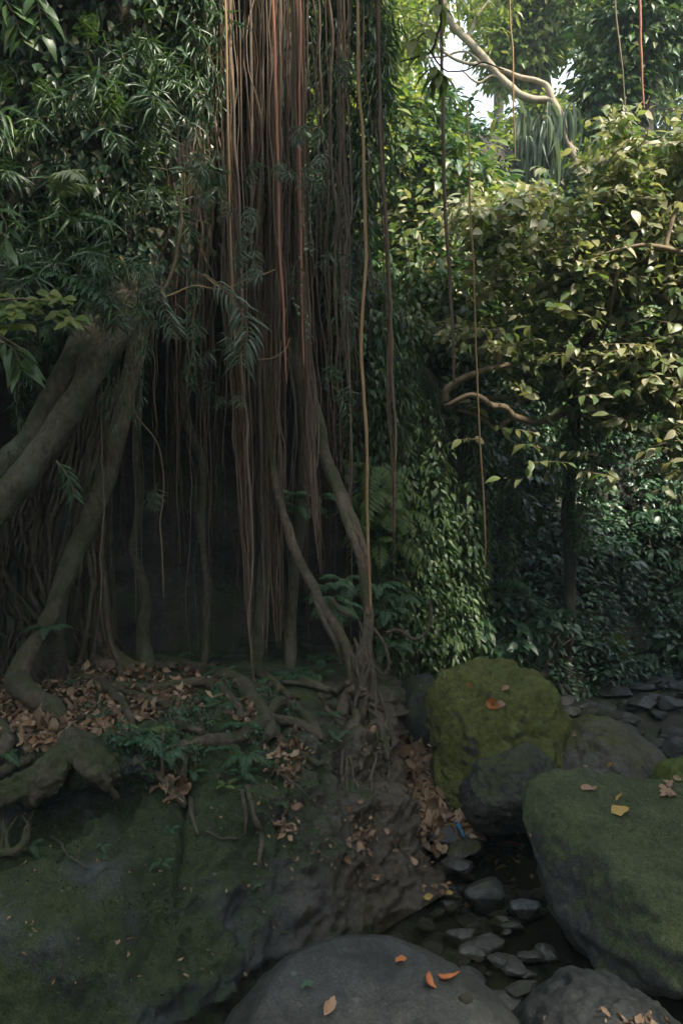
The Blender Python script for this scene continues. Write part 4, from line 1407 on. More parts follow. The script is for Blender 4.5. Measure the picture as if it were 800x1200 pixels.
# whorled sprigs on thin twigs in front of the curtain
for i, (x, y, s, lab) in enumerate([
    (293, 250, .5, 'drooping narrow leaf sprig in front of the curtain, uppermost of the middle row'),
    (296, 292, .55, 'drooping narrow leaf sprig below the uppermost one of the middle row'),
    (297, 320, .5, 'lowest drooping narrow leaf sprig of the middle row before the curtain'),
    (255, 228, .55, 'drooping narrow leaf sprig left of the middle row'),
    (324, 195, .5, 'pale narrow leaf sprig beside the vivid red root'),
    (375, 190, .65, 'grey green drooping sprig among the back roots'),
    (365, 150, .6, 'grey green sprig high among the back roots'),
    (175, 335, .55, 'dark hanging sprig at the foot of the curved liana'),
    (208, 365, .7, 'feathery hanging sprig below the curved liana'),
    (218, 188, .6, 'spreading narrow leaf sprig at the edge of the overhang'),
    (185, 575, .6, 'hanging sprig in the dark hollow behind the curtain'),
    (196, 135, .8, 'broad drooping sprig below the top left foliage')]):
    p = at(x, y - 8, 5.85 if y < 500 else 6.6)
    r = thing('narrow_leaf_sprig', lab, 'plant', p)
    for k in range(3):
        q = link('shoot', SHOOT_G[(i + k) % 3], r)
        q.rotation_euler = (-.9 + random.uniform(-.3, .3), random.uniform(-.3, .3), random.uniform(0, 6.3))
        q.scale = (s, s, s)


for k in range(16):
    x, y = random.uniform(170, 425), random.uniform(20, 480)
    r = thing('narrow_leaf_sprig', 'small narrow leaf sprig sprouting between the hanging roots', 'plant', at(x, y, random.uniform(5.9, 6.5)), 'sprigs sprouting between the hanging roots')
    for j in range(2):
        q = link('shoot', random.choice(SHOOT_G + SHOOT), r)
        q.rotation_euler = (-.8 + random.uniform(-.3, .3), random.uniform(-.3, .3), random.uniform(0, 6.3))
        s_ = random.uniform(.35, .6)
        q.scale = (s_, s_, s_)


# long leafy spray hanging across the roots near (285, 400)
def spray(name, lab, pts, Y, n, ll, wl, mat, r=1.2, tpl='lance', two=True):
    P = catmull(pxpath(pts, Y), 40)
    root = thing(name, lab, 'plant', P[0])
    mb = MB()
    tube(mb, P, np.linspace(r, r * .5, 40) * Y / F, 5)
    part('stem', mb, M['twig'], root)
    u = np.linspace(.12, 1, n)
    q = np.stack([np.interp(u, np.linspace(0, 1, 40), P[:, i]) for i in range(3)], -1)
    T = norm(np.gradient(P, axis=0))
    tg = np.stack([np.interp(u, np.linspace(0, 1, 40), T[:, i]) for i in range(3)], -1)
    mb = MB()
    for s in (-1, 1):
        d = norm(s * np.cross(tg, [0, 1, 0]) + tg * .5 + np.array([0, -.35, -.25]) + .15 * rng.normal(size=(n, 3)))
        nn = norm(np.array([0, -.5, .8]) + .25 * rng.normal(size=(n, 3)))
        l = ll * rng.uniform(.75, 1.1, n) * np.interp(u, [0, .5, 1], [.75, 1, .9])
        leaves(mb, tpl, q, d, nn, l, l * wl, 0, rng.uniform(.1, .6, n))
    part('foliage', mb, M[mat], root)
    return root


spray('leafy_spray', 'long leafy spray hanging in front of the roots, brightest foliage of the curtain', [(240, 322), (262, 338), (280, 360), (290, 385), (288, 405), (282, 425)], 5.7, 20, .15, .17, 'grey_leaf')
spray('leafy_spray', 'small fern like spray hanging from the leaning trunk', [(66, 540), (76, 552), (84, 568), (88, 584)], 5.4, 12, .09, .2, 'fern')
spray('leafy_spray', 'small leafy twig over the lower end of the overhang', [(190, 330), (188, 350), (196, 372), (204, 388)], 5.8, 12, .12, .18, 'grey_leaf')
spray('leafy_spray', 'row of hanging leaves along the top of the dark curtain', [(228, 150), (240, 190), (246, 200), (262, 205)], 5.9, 16, .12, .16, 'narrow')

# ferns hung on the overhang
fern(at(62, 236, 5.3), 3, .75, 'pale green fern frond arching out of the overhang, largest and lightest fern', 'fern_pale', -2.2, .45, spread=1.0)
fern(at(38, 345, 5.3), 4, .85, 'big dull green fern hanging at the lower end of the overhang', 'fern', -2.2, .0, spread=1.6)
fern(at(105, 262, 5.5), 3, .5, 'small fern drooping below the pale one', 'fern', -2.4, -.3, spread=1.2)

# bright near leaves at the left edge: a twig of yellow green lobed leaves
tr = thing('maple_like_twig', 'bright yellow green twig of broad flat leaves reaching in at the left edge', 'plant', at(-30, 352, 4.0))
mb = MB()
tube(mb, pxpath([(-60, 350), (-10, 352), (30, 350), (75, 356)], 4.0), [.006, .005, .004, .002], 5, 20)
tube(mb, pxpath([(-60, 400), (-20, 385), (15, 402), (30, 412)], 4.0), [.006, .005, .004, .002], 5, 20)
part('stem', mb, M['twig'], tr)
mb = MB()
for x, y in [(5, 352), (18, 350), (32, 352), (46, 352), (58, 353), (70, 356), (36, 360), (50, 360), (22, 358), (66, 362), (82, 372), (4, 378), (14, 376), (-6, 352), (75, 352), (88, 366), (12, 370), (28, 372)]:
    c = at(x, y + random.uniform(-9, 9), 4.0 + random.uniform(-.1, .1))
    for a in (-1.0, -.3, .5, 1.1):
        d = norm(np.array([[math.sin(a + .6), -.4 - .3 * math.cos(a), -.35 + random.uniform(-.2, .3)]]))
        leaves(mb, 'ovate', c[None], d, np.array([[.05, -.6, .85]]) + .3 * rng.normal(size=(1, 3)), random.uniform(.06, .1), .045)
part('foliage', mb, M['bright'], tr)
# broad leaves hanging close, far left
for lab, pts, n in [('dark broad leaved stem at the left edge below the bright twig', [(-40, 395), (0, 400), (18, 412), (26, 432)], 7), ('single stem of large green leaves at the left edge by the fern', [(-30, 230), (0, 250), (8, 268), (4, 290)], 6),
                    ('cluster of long pale broad leaves in the top left corner', [(-10, -20), (10, 5), (20, 25), (26, 45)], 9), ('second cluster of broad hanging leaves near the top edge', [(32, -30), (44, 0), (48, 20), (50, 40)], 7)]:
    spray('broad_leaf_stem', lab, pts, 4.9, n, .16, .42, 'mid', 1.5, 'ovate')

# pale knotty limb seen through the foliage
kn = thing('fig_limb', 'short pale knotty limb showing through the overhang foliage', 'tree', at(30, 230, 5.9))
mb = MB()
tube(mb, wob(pxpath([(-40, 255), (10, 248), (34, 228), (40, 206), (24, 188), (-20, 175)], 5.75), 60, .03, 3, 4), np.interp(np.linspace(0, 1, 60), np.linspace(0, 1, 6), [.07, .08, .085, .09, .08, .07]), 14, rough=.2, freq=7)
part('wood', mb, M['fig'], kn)

# ------------------------------------------------------------------ hanging leafy strands, upper middle
def strand_meshes(seed, L, n, ll, wl, mat, tpl='lance', clump=.5, sp=.06, stem='twig', rs_=None):
    """a vine hanging down from its origin"""
    rs = np.random.default_rng(seed)
    t_ = np.linspace(0, 1, 40)
    P = np.stack([.05 * L * fbm(np.stack([t_ * 3, 0 * t_, 0 * t_ + seed], -1), 2), .05 * L * fbm(np.stack([t_ * 3, 0 * t_ + 9, 0 * t_ + seed], -1), 2), -L * t_], -1)
    a = MB()
    tube(a, P, np.linspace(.006, .002, 40), 5)
    u = rs.random(n)
    w_ = .5 + .5 * np.sin(u * 21 + seed * 2)
    u = u[(rs.random(n) < 1 - clump + clump * w_)]
    k = len(u)
    p = np.stack([np.interp(u, t_, P[:, i]) for i in range(3)], -1)
    az = rs.uniform(0, 6.283, k)
    o = np.stack([np.cos(az), np.sin(az), 0 * az], -1)
    p = p + o * (sp * rs.random(k))[:, None]
    d = norm(o * .9 + np.array([0, 0, -.55]) + .3 * rs.normal(size=(k, 3)))
    nn = norm(np.array([0, 0, .9]) + o * .55 + .3 * rs.normal(size=(k, 3)))
    b = MB()
    l = ll * rs.uniform(.65, 1.15, k)
    leaves(b, tpl, p, d, nn, l, l * wl, 0, rs.uniform(.1, .6, k))
    return a.mesh('stem', M[stem]), b.mesh('foliage', M[mat])


def strand(name, ms, p, label, group, s=1.0, cat='vine'):
    r = thing(name, label, cat, p, group)
    link('stem', ms[0], r)
    link('foliage', ms[1], r)
    r.rotation_euler = (random.uniform(-.05, .05), random.uniform(-.05, .05), random.uniform(0, 6.28))
    r.scale = (s, s, s * random.uniform(.9, 1.1))
    return r


BST = [strand_meshes(k, 1.7 + .35 * k, 150 + 40 * k, .15, .13, 'narrow', clump=.55, sp=.09) for k in range(4)]
BG = 'strands of narrow leaves hanging among the roots'
for k in range(26):
    x = random.uniform(340, 462)
    z = at(x, random.uniform(-150, 40), 7.3)
    strand('bamboo_like_vine', BST[k % 4], z, 'dark hanging strand of narrow leaves between the roots and the bright crowns', BG)
for k in range(7):
    strand('bamboo_like_vine', BST[k % 2], at(random.uniform(205, 300), random.uniform(-170, -60), 6.3), 'shaded hanging strand of narrow leaves over the top of the curtain', 'narrow leaf strands over the curtain', .8)
IVY = strand_meshes(30, 2.2, 70, .045, .8, 'grey_leaf', 'ovate', .3, .03)
strand('ivy_vine', IVY, at(352, 195, 5.95), 'thread of tiny round pale leaves climbing the warm brown bundle', None, .6)
strand('ivy_vine', IVY, at(362, 215, 6.0), 'second thread of tiny round leaves beside the bundle', None, .5)
strand('ivy_vine', IVY, at(148, 215, 5.7), 'thread of small round leaves hanging below the overhang', None, .45)

# ------------------------------------------------------------------ the green wall right of the curtain
VST = [strand_meshes(40 + k, 1.5 + .3 * k, 330 + 80 * k, .092, .42, 'vine', 'ovate', .5, .2) for k in range(4)]
VSN = [strand_meshes(50 + k, 1.4 + .3 * k, 280 + 60 * k, .12, .17, 'vine', 'lance', .5, .17) for k in range(2)]
VG = 'leafy vines covering the cliff corner'
nv = 0
while nv < 105:
    x, y = random.uniform(424, 660), random.uniform(150, 640)
    if x > 500 + .12 * (y - 150) + abs(random.gauss(0, 55)): continue
    h = hit(x, y, [CLIFF, TREES[0]])
    if h is None or h[0][1] > 13: continue
    p = h[0] + np.array([random.uniform(-.1, .1), -random.uniform(.05, .45), random.uniform(.1, .6)])
    strand('leafy_vine', random.choice(VST + VSN), p, 'leafy green vine hanging over the cliff corner beside the roots', VG, random.uniform(.75, 1.05))
    nv += 1

for k in range(13):
    x = random.uniform(-10, 235)
    strand('bamboo_like_vine', BST[k % 3], at(x, random.uniform(300, 375), random.uniform(5.35, 5.9)), 'short leafy strand trailing over the leaning trunk from the overhang', 'short strands trailing over the trunk', random.uniform(.26, .42))
# the low cover of the shaded slope: nobody could count it
def slope_pts(n, x0, x1, s0, s1, out=(.02, .3)):
    x = rng.uniform(x0, x1, n)
    s = rng.uniform(s0, s1, n)
    y = np.interp(x, WX, WY) + s
    z = tz(x, y)
    e = .05
    nx, ny = -(tz(x + e, y) - z) / e, -(tz(x, y + e) - z) / e
    nn = norm(np.stack([nx, ny, np.ones(n)], -1))
    p = np.stack([x, y, z], -1) + nn * rng.uniform(*out, n)[:, None]
    return p, nn


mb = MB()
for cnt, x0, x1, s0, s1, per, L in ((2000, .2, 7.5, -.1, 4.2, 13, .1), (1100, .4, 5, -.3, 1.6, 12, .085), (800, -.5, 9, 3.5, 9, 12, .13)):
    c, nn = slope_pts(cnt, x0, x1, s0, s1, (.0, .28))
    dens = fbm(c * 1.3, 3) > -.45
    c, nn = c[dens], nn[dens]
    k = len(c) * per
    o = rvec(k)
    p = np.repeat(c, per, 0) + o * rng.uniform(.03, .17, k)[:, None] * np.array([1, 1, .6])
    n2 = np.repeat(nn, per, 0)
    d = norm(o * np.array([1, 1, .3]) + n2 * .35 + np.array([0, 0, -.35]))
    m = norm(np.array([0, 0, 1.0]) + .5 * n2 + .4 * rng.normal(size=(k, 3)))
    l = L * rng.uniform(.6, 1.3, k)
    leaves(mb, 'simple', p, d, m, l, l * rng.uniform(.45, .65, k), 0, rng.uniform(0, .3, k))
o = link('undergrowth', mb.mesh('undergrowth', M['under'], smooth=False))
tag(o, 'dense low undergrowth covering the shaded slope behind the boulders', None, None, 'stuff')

# single leafy plants standing out of it
def bush_meshes(seed, R, ncl, per, L, W, mat, tpl='ovate', stems=9, csz=.16, flat=.8):
    rs = np.random.default_rng(seed)
    mb = MB()
    crown(mb, (0, 0, R * flat), (R, R, R * flat), ncl, per, L, W, tpl, seed, csz, .5, .45)
    a = MB()
    for k in range(stems):
        u = norm(rs.normal(size=3) * np.array([1, 1, .4]) + np.array([0, 0, .7]))
        e = u * R * np.array([1, 1, 1.3 * flat])
        tube(a, np.array([[0, 0, -.1], e * .45 + [0, 0, .12 * R], e + [0, 0, .1]]), [.022 * R + .004, .014 * R + .003, .004], 6, 10)
    return a.mesh('stems', M['twig']), mb.mesh('foliage', M[mat])


def bush(ms, p, label, group=None, s=1.0, name='leafy_bush', cat='bush'):
    r = thing(name, label, cat, p, group)
    link('branch', ms[0], r)
    link('foliage', ms[1], r)
    r.rotation_euler = (0, 0, random.uniform(0, 6.3))
    r.scale = (s, s, s * random.uniform(.85, 1.15))
    return r


LOWB = [bush_meshes(70 + k, .32, 26, 8, .12, .5, 'under', csz=.1) for k in range(3)]
MIDB = [bush_meshes(80 + k, .45, 44, 8, .14, .5, 'vine', csz=.14) for k in range(3)]
LG = 'low leafy plants on the shaded slope'
p, nn = slope_pts(120, .2, 7.2, -.25, 3.6, (0, .02))
for q in p:
    bush(random.choice(LOWB), q, 'low dark green leafy plant on the shaded slope', LG, random.uniform(.7, 1.25), 'leafy_plant', 'plant')
for k in range(26):
    c, nn = slope_pts(1, .2, 5.5, -.1, 2.4, (0, .02))
    fern(c[0], 4, random.uniform(.7, 1.15), 'dark fern on the shaded slope', 'fern', 3.14, .1, 'ferns on the shaded slope', 3.5)
for x, y, s in ((594, 772, 1), (630, 762, 1.1), (566, 762, .9), (612, 748, 1.0), (548, 752, .8)):
    h = hit(x, y, [TREES[0]])
    if h is not None:
        bush(LOWB[2], h[0] + np.array([0, -.25, -.05]), 'fresh green leafy plant right behind the yellow mossy boulder', 'fresh green plants behind the yellow mossy boulder', s, 'leafy_plant', 'plant')

k = 0
while k < 40:
    x, y = random.uniform(640, 840), random.uniform(400, 600)
    if y > 560 - .25 * (840 - x): continue
    h = hit(x, y, [TREES[0]])
    if h is None: continue
    bush(random.choice(MIDB), h[0] - np.array([0, 0, .1]), 'mid green leafy bush on the slope below the pale leaved tree', 'mid green bushes on the slope', random.uniform(.8, 1.3))
    k += 1

# yellowish ferns beside the twisted stems
FT = 'yellow green ferns beside the twisted stems'
for x, y, s in ((440, 560, 1.0), (452, 590, 1.1), (445, 620, 1.0), (462, 612, .9), (438, 600, .9), (448, 648, .9)):
    fern(at(x, y - 10, 7.4), 4, s * .85, 'yellow green drooping fern on the cliff edge beside the twisted stems', 'fern_light', 3.14, -.15, FT, 2.2)
FD = 'green ferns low around the twisted stems'
for x, y, s, Yf in ((352, 600, .8, 6.9), (388, 690, .8, 6.4), (402, 680, .8, 6.5), (396, 712, .8, 6.3), (384, 705, .7, 6.35), (440, 690, .9, 6.9), (450, 720, .9, 6.9), (372, 585, .7, 6.8), (470, 700, .9, 7.2), (345, 582, .6, 6.7), (462, 755, .8, 7.0)):
    fern(at(x, y, Yf), 5, s * .6, 'green fern growing around the twisted stems', 'fern', 3.14, .05, FD, 3.6)

# ledge ferns and little plants
def ground(px, py):
    h = hit(px, py, [BANK])
    return h[0]


for x, y, n, s, kind, lab in [
    (170, 872, 7, .42, 'fern', 'leafy fern cluster hanging over the ledge beside the big root'),
    (150, 862, 5, .36, 'fern', 'dark fern in front of the bare leaf litter on the ledge'),
    (185, 858, 5, .4, 'fern', 'green fern at the end of the thin forked root'),
    (168, 858, 2, .5, 'fern_light', 'single light yellow green fern frond on the ledge'),
    (200, 880, 6, .36, 'fern', 'low fern over the dark gap in the ledge'),
    (228, 776, 6, .62, 'fern', 'broad dark fern behind the long root at the back of the ledge'),
    (205, 774, 5, .5, 'fern', 'dark fern beside the stilt root at the back of the ledge'),
    (262, 790, 5, .42, 'fern', 'fern tucked behind the thickest ledge root'),
    (345, 795, 6, .5, 'fern', 'fern under the hanging bundle at the back corner of the ledge'),
    (372, 793, 5, .5, 'fern', 'fern next to the knot of roots'),
    (326, 798, 5, .42, 'fern', 'fern between the middle bundle and the knot of roots'),
    (248, 820, 6, .36, 'fern', 'feathery fern between the two long ledge roots'),
    (262, 824, 4, .34, 'fern', 'small fern under the bend of the thickest ledge root'),
    (282, 850, 5, .34, 'fern', 'fern sprouting where the thick root forks'),
    (290, 886, 5, .36, 'fern', 'fern below the forked root over the mossy face'),
    (284, 905, 4, .3, 'fern', 'small fern hanging down the mossy face'),
    (255, 878, 4, .26, 'fern', 'tiny fern on top of the mossy face'),
    (266, 920, 4, .2, 'fern_light', 'tiny bright fern in the middle of the mossy face'),
    (228, 905, 3, .2, 'fern', 'tiny fern beside the root hanging down the face'),
    (55, 735, 5, .4, 'fern', 'fern growing on the slimmer straight root stem'),
    (88, 778, 5, .42, 'fern', 'dark fern at the back of the ledge left of the flared root'),
    (118, 775, 4, .4, 'fern', 'dark fern behind the flared root base'),
    (5, 885, 4, .3, 'fern', 'fern at the left edge under the big root'),
    (80, 790, 4, .34, 'fern', 'low fern between the slim stem and the leaf litter'),
    (395, 865, 3, .24, 'fern', 'small fern on the mossy corner left of the knot of roots'),
    (385, 838, 4, .26, 'fern', 'fern wedged in the roots left of the knot'),
    (375, 775, 5, .5, 'fern', 'shaded fern at the foot of the back bundle')]:
    if y == 735:
        p = at(56, 738, 5.85)
    else:
        p = ground(x, y) + np.array([0, -.03, .0])
    fern(p, n, s * .85, lab, kind, 3.14 if n < 6 else None, random.uniform(.1, .35), None, 4.2)
for k in range(12):
    x, y = random.choice([(random.uniform(150, 330), random.uniform(885, 945)), (random.uniform(10, 320), random.uniform(960, 1060))])
    h = hit(x, y, [BANK])
    fern(h[0] + np.array([0, -.02, 0]), 4, random.uniform(.1, .19), 'tiny fern rooted in the mossy face of the bank', 'fern', 3.14, .1, 'tiny ferns on the bank face', 4.0)
SPR = bush_meshes(90, .12, 12, 6, .055, .5, 'under', csz=.05, stems=4)
for x, y in [(142, 878), (196, 868), (210, 862), (222, 838), (236, 845), (244, 862), (275, 868), (300, 872), (118, 845), (60, 800), (82, 806), (318, 825), (338, 838), (230, 890), (210, 845), (190, 896), (176, 884), (156, 880), (262, 812)]:
    bush(SPR, ground(x, y), 'little green seedling on the ledge among roots and dry leaves', 'seedlings on the ledge', random.uniform(.4, .75), 'seedling', 'plant')

# ------------------------------------------------------------------ litter
def litter(n, region, name, label, size=(.05, .11), mat='litter', trees=None, ok=None, up=.02):
    pos, dd, nn = [], [], []
    tries = 0
    while len(pos) < n and tries < n * 30:
        tries += 1
        x, y = region()
        if ok is not None and not ok(x, y): continue
        h = hit(x, y, trees or [BANK])
        if h is None: continue
        nrm = h[1] if h[1] @ np.array([0, -1, .6]) > 0 else -h[1]
        pos.append(h[0] + nrm * random.uniform(.004, up))
        tdir = rng.normal(size=3)
        dd.append(norm(tdir - nrm * (tdir @ nrm) + nrm * random.uniform(-.1, .5)))
        nn.append(norm(nrm + .45 * rng.normal(size=3)))
    k = len(pos)
    mb = MB()
    l = rng.uniform(*size, k) * np.where(rng.random(k) < .35, .5, 1)
    leaves(mb, 'dry', pos, np.array(dd), np.array(nn), l, l * rng.uniform(.4, .7, k), 0, rng.uniform(-.6, .6, k))
    o = link(name, mb.mesh(name, M[mat]))
    return tag(o, label, None, None, 'stuff')


def ledge_ok(x, y):
    n = float(vnoise(np.array([[x / 30.0, y / 12.0, 3.3]]))[0])
    return n > -.35 - .5 * (x < 190)


litter(1700, lambda: (random.uniform(-30, 260), random.uniform(781, 862)), 'leaf_litter', 'brown dry leaves lying on the ledge between the roots', (.035, .08), ok=lambda x, y: ledge_ok(x, y) and y < 866 - max(0, x - 100) * .28)
litter(150, lambda: (random.gauss(62, 12), random.uniform(850, 880)), 'leaf_litter', 'dry leaves caught behind the big lobed root', (.05, .1))
litter(90, lambda: (random.gauss(340, 16), random.gauss(885, 12)), 'leaf_litter', 'dry leaves scattered below the forked root', (.04, .08))
litter(36, lambda: (random.gauss(336, 4), random.uniform(900, 985)), 'leaf_litter', 'trickle of dry leaves lying in the crack of the bank', (.04, .08))
litter(50, lambda: (random.gauss(420, 9), random.gauss(985, 14)), 'leaf_litter', 'dry leaves caught on the brown flank of the bank', (.04, .075))
litter(28, lambda: (random.gauss(208, 7), random.gauss(918, 8)), 'leaf_litter', 'dry leaves caught under the hanging root of the face', (.05, .09))
litter(60, lambda: (random.uniform(270, 300), random.uniform(822, 850)), 'leaf_litter', 'dry leaves at the fork of the thickest ledge root', (.04, .07))

litter(170, lambda: (random.uniform(488, 625), random.uniform(975, 1075)), 'stream_debris', 'small bits of dead leaf and twig caught between the stream stones', (.015, .055), trees=TREES)
litter(30, lambda: (random.gauss(738, 26), random.gauss(1196, 9)), 'stream_debris', 'wet leaf scraps on the low grey rock in the corner', (.015, .045), trees=[SLAB2], up=.006)
litter(260, lambda: (random.uniform(300, 500), random.uniform(860, 1040)), 'bank_debris', 'crumbs of dead leaf and bark sprinkled over the brown flank of the bank', (.01, .03))
litter(160, lambda: (random.uniform(0, 330), random.uniform(900, 1150)), 'bank_debris', 'crumbs of dead leaf sprinkled over the mossy face of the bank', (.01, .028))
mb = MB()
for k in range(110):
    x, y = random.uniform(-20, 330), random.uniform(785, 870)
    h = hit(x, y, [BANK])
    a_ = random.uniform(0, 6.28)
    L_ = random.uniform(.05, .2)
    e_ = np.array([math.cos(a_), math.sin(a_), random.uniform(-.15, .25)]) * L_
    P = np.array([h[0] - e_ * .5, h[0] + rng.normal(size=3) * .012, h[0] + e_ * .5]) + [0, 0, .02]
    tube(mb, P, random.uniform(.0015, .004), 5, 8)
tag(link('twig_litter', mb.mesh('twig_litter', M['twig'])), 'broken twigs lying among the dry leaves of the ledge', None, None, 'stuff')

# the heap of dry leaves in the crevice left of the yellow boulder
hp, hd, hn = [], [], []
for k in range(1600):
    u = random.random() ** .8
    x = np.interp(u, [0, .35, 1], [478, 487, 518]) + random.gauss(0, np.interp(u, [0, .4, .8, 1], [8, 13, 18, 23]))
    y = np.interp(u, [0, 1], [850, 985])
    Yl = np.interp(u, [0, 1], [7.3, 5.75]) + random.uniform(-.12, .12)
    z = np.interp(u, [0, 1], [.47, .1])
    p = at(x, y, Yl)
    n0 = norm(np.array([-.1, -.55, .8]))
    p = p + n0 * (random.random() ** 2 * .09) - np.array([0, 0, .03])
    td = rng.normal(size=3)
    hp.append(p)
    hd.append(norm(td - n0 * (td @ n0) + n0 * random.uniform(-.2, .5)))
    hn.append(norm(n0 + .55 * rng.normal(size=3)))
mb = MB()
l = rng.uniform(.05, .12, len(hp)) * np.where(rng.random(len(hp)) < .35, .5, 1)
leaves(mb, 'dry', hp, np.array(hd), np.array(hn), l, l * rng.uniform(.4, .7, len(hp)), 0, rng.uniform(-.6, .6, len(hp)))
M['litter_pale'] = leafmat('pale_dry_leaf', [(.18, .115, .07), (.36, .23, .14), (.46, .315, .2), (.32, .18, .09), (.12, .075, .045), (.5, .37, .25)], .7, .08, .25, (1, 1, 1))
tag(link('leaf_heap', mb.mesh('leaf_heap', M['litter_pale'])), 'heap of dry brown leaves filling the crevice beside the yellow mossy boulder', None, None, 'stuff')
# earth under the heap
mb = MB()
uu, vv = np.meshgrid(np.linspace(0, 1, 30), np.linspace(-1, 1, 16), indexing='ij')
hx = np.interp(uu, [0, .35, 1], [478, 486, 514]) + vv * np.interp(uu, [0, .4, .8, 1], [22, 30, 36, 40])
hy = np.interp(uu, [0, 1], [850, 985])
hY = np.interp(uu, [0, 1], [7.35, 5.75])
hv = np.stack([at(a, b, c) for a, b, c in zip(hx.ravel(), hy.ravel(), hY.ravel())])
hv[:, 2] -= .05 + .12 * vv.ravel() ** 2 - .02 * fbm(hv * 6, 3)
mb.add(hv, grid_faces(30, 16))
tag(link('soil', mb.mesh('soil', M['ground'])), 'earth slope under the heap of dry leaves', None, None, 'structure')


def fallen(x, y, mat, L, label, group=None, rot=None, wide=.55, trees=None, curl=.2):
    h = hit(x, y, trees or TREES)
    if h is None: return
    nrm = h[1] if h[1] @ np.array([0, -1, .8]) > 0 else -h[1]
    a = random.uniform(0, 6.28) if rot is None else rot
    td = np.array([math.cos(a), math.sin(a), 0])
    d = norm(td - nrm * (td @ nrm))
    mb = MB()
    leaves(mb, 'dry', np.array([h[0] + nrm * .012]), d[None], norm(nrm + .15 * rng.normal(size=3))[None], L, L * wide, 0, np.array([curl * random.uniform(-1, 1)]))
    return solo('fallen_leaf', mb, M[mat], label, 'leaf', group)


fallen(588, 992, 'orange', .15, 'large orange dry leaf lying on the wet stones beside the pool', None, -.35, .45)
fallen(678, 925, 'tan', .09, 'tan oval leaf on top of the biggest boulder, toward its upper edge', None, .1, .5)
fallen(715, 953, 'yellow_leaf', .1, 'yellow round leaf on top of the biggest boulder', None, .3, .75)
fallen(722, 940, 'yellow_leaf', .05, 'small cream leaf between the yellow and the tan leaf on the biggest boulder', None, .5, .6)
fallen(571, 822, 'orange', .12, 'orange tan leaf in the middle of the yellow mossy boulder', None, -1.2, .6)
fallen(578, 828, 'tan', .09, 'tan leaf touching the orange one on the yellow mossy boulder', None, .6, .6)
fallen(588, 812, 'tan', .08, 'small tan leaf high on the yellow mossy boulder', None, .9, .5)
fallen(553, 808, 'orange', .06, 'small orange leaf near the top left of the yellow mossy boulder', None, 1.3, .5)
fallen(690, 900, 'tan', .06, 'tan leaf low on the brown grey domed boulder', None, None, .6)
fallen(713, 898, 'yellow_leaf', .055, 'small ochre leaf low on the brown grey domed boulder', None, None, .6)
fallen(672, 860, 'tan', .06, 'tan leaf on the shoulder of the brown grey domed boulder', None, None, .7)
fallen(538, 1032, 'orange', .085, 'small red orange leaf floating at the upper end of the pool', None, .2, .4)
fallen(567, 1012, 'tan', .09, 'tan leaf on the flat stone at the upper end of the pool', None, .2, .8)
fallen(580, 1022, 'yellow_leaf', .08, 'yellow straw coloured leaf at the upper end of the pool', None, .2, .35)
fallen(463, 1130, 'orange', .045, 'tiny orange leaf on the smooth pale grey slab', None, .4, .6)
fallen(352, 1160, 'fern', .05, 'tiny green leaf on the smooth pale grey slab', None, .4, .5)
fallen(380, 1192, 'tan', .07, 'brown leaf at the bottom edge of the smooth pale grey slab', None, 1.2, .5)
fallen(132, 1102, 'tan', .09, 'pale straw lying on the dark lower face of the bank', None, -.3, .12)
fallen(340, 945, 'tan', .07, 'pale leaf on the mossy face near the crack', None, .1, .6)
fallen(600, 1098, 'orange', .05, 'small leaf under the water near the upright stone', None, None, .5)
for k in range(26):
    x, y = random.choice([(random.gauss(535, 30), random.gauss(1020, 25)), (random.uniform(500, 620), random.uniform(1000, 1060)), (random.uniform(420, 480), random.uniform(930, 1030))])
    fallen(x, y, random.choice(['tan', 'tan', 'yellow_leaf', 'litter']), random.uniform(.04, .08), 'small dry leaf scattered on the wet rocks of the stream', 'dry leaves scattered on the stream rocks', None, .55)
for k in range(9):
    fallen(random.uniform(776, 800), random.uniform(915, 935), 'tan', random.uniform(.04, .06), 'dry brown leaf on the bright green mossy boulder', 'dry leaves on the bright green mossy boulder', None, .7)

# curled orange seed pod on the slab
hp_ = hit(512, 1150, TREES)[0]
pod = thing('seed_pod', 'curled orange brown seed pod halves lying on the smooth pale grey slab', 'seed pod', hp_)
for pts in ([(503, 1143), (502, 1150), (505, 1157), (511, 1162)], [(513, 1146), (520, 1149), (530, 1147), (538, 1142)]):
    P = np.array([hit(x, y, TREES)[0] + np.array([0, 0, .012]) for x, y in pts])
    mb = MB()
    tube(mb, P, [.003, .011, .012, .008, .002], 10, 24, rough=.25, freq=40, flat=.6)
    part('pod_half', mb, M['orange'], pod)

# crumpled blue plastic bottle
m, t_, out_ = nt('blue_plastic')
pb = N(t_, 'BsdfPrincipled', Roughness=.25)
pb.inputs['Base Color'].default_value = (.05, .15, .24, 1)
t_.links.new(pb.outputs[0], out_.inputs[0])
bp = at(540, 973, 5.6)
bt = thing('plastic_bottle', 'crumpled bright blue plastic bottle wedged between stones below the leaf heap', 'bottle', bp)
mb = MB()
axis = norm(np.array([.35, -.25, -.6]))
P = bp + np.linspace(-.05, .05, 14)[:, None] * axis
tube(mb, P, np.array([.012, .013, .022, .026, .02, .025, .018, .024, .02, .026, .022, .026, .022, .015]) * .62, 12, rough=.5, freq=40)
part('bottle_body', mb, m, bt)
mb = MB()
tube(mb, np.array([bp - axis * .062, bp - axis * .05]), [.009, .009], 12)
part('bottle_cap', mb, m, bt)

# ------------------------------------------------------------------ the pale leaved tree on the right
def limbs(mb, pts, Y, r, n=50, amp=.04):
    P = pxpath(pts, Y)
    R = np.interp(np.linspace(0, 1, n), np.linspace(0, 1, len(r)), r) * P[:, 1].mean() / F
    Q = wob(P, n, amp, 1.5, random.uniform(0, 99))
    tube(mb, Q, R, 10, rough=.12, freq=6)
    return Q


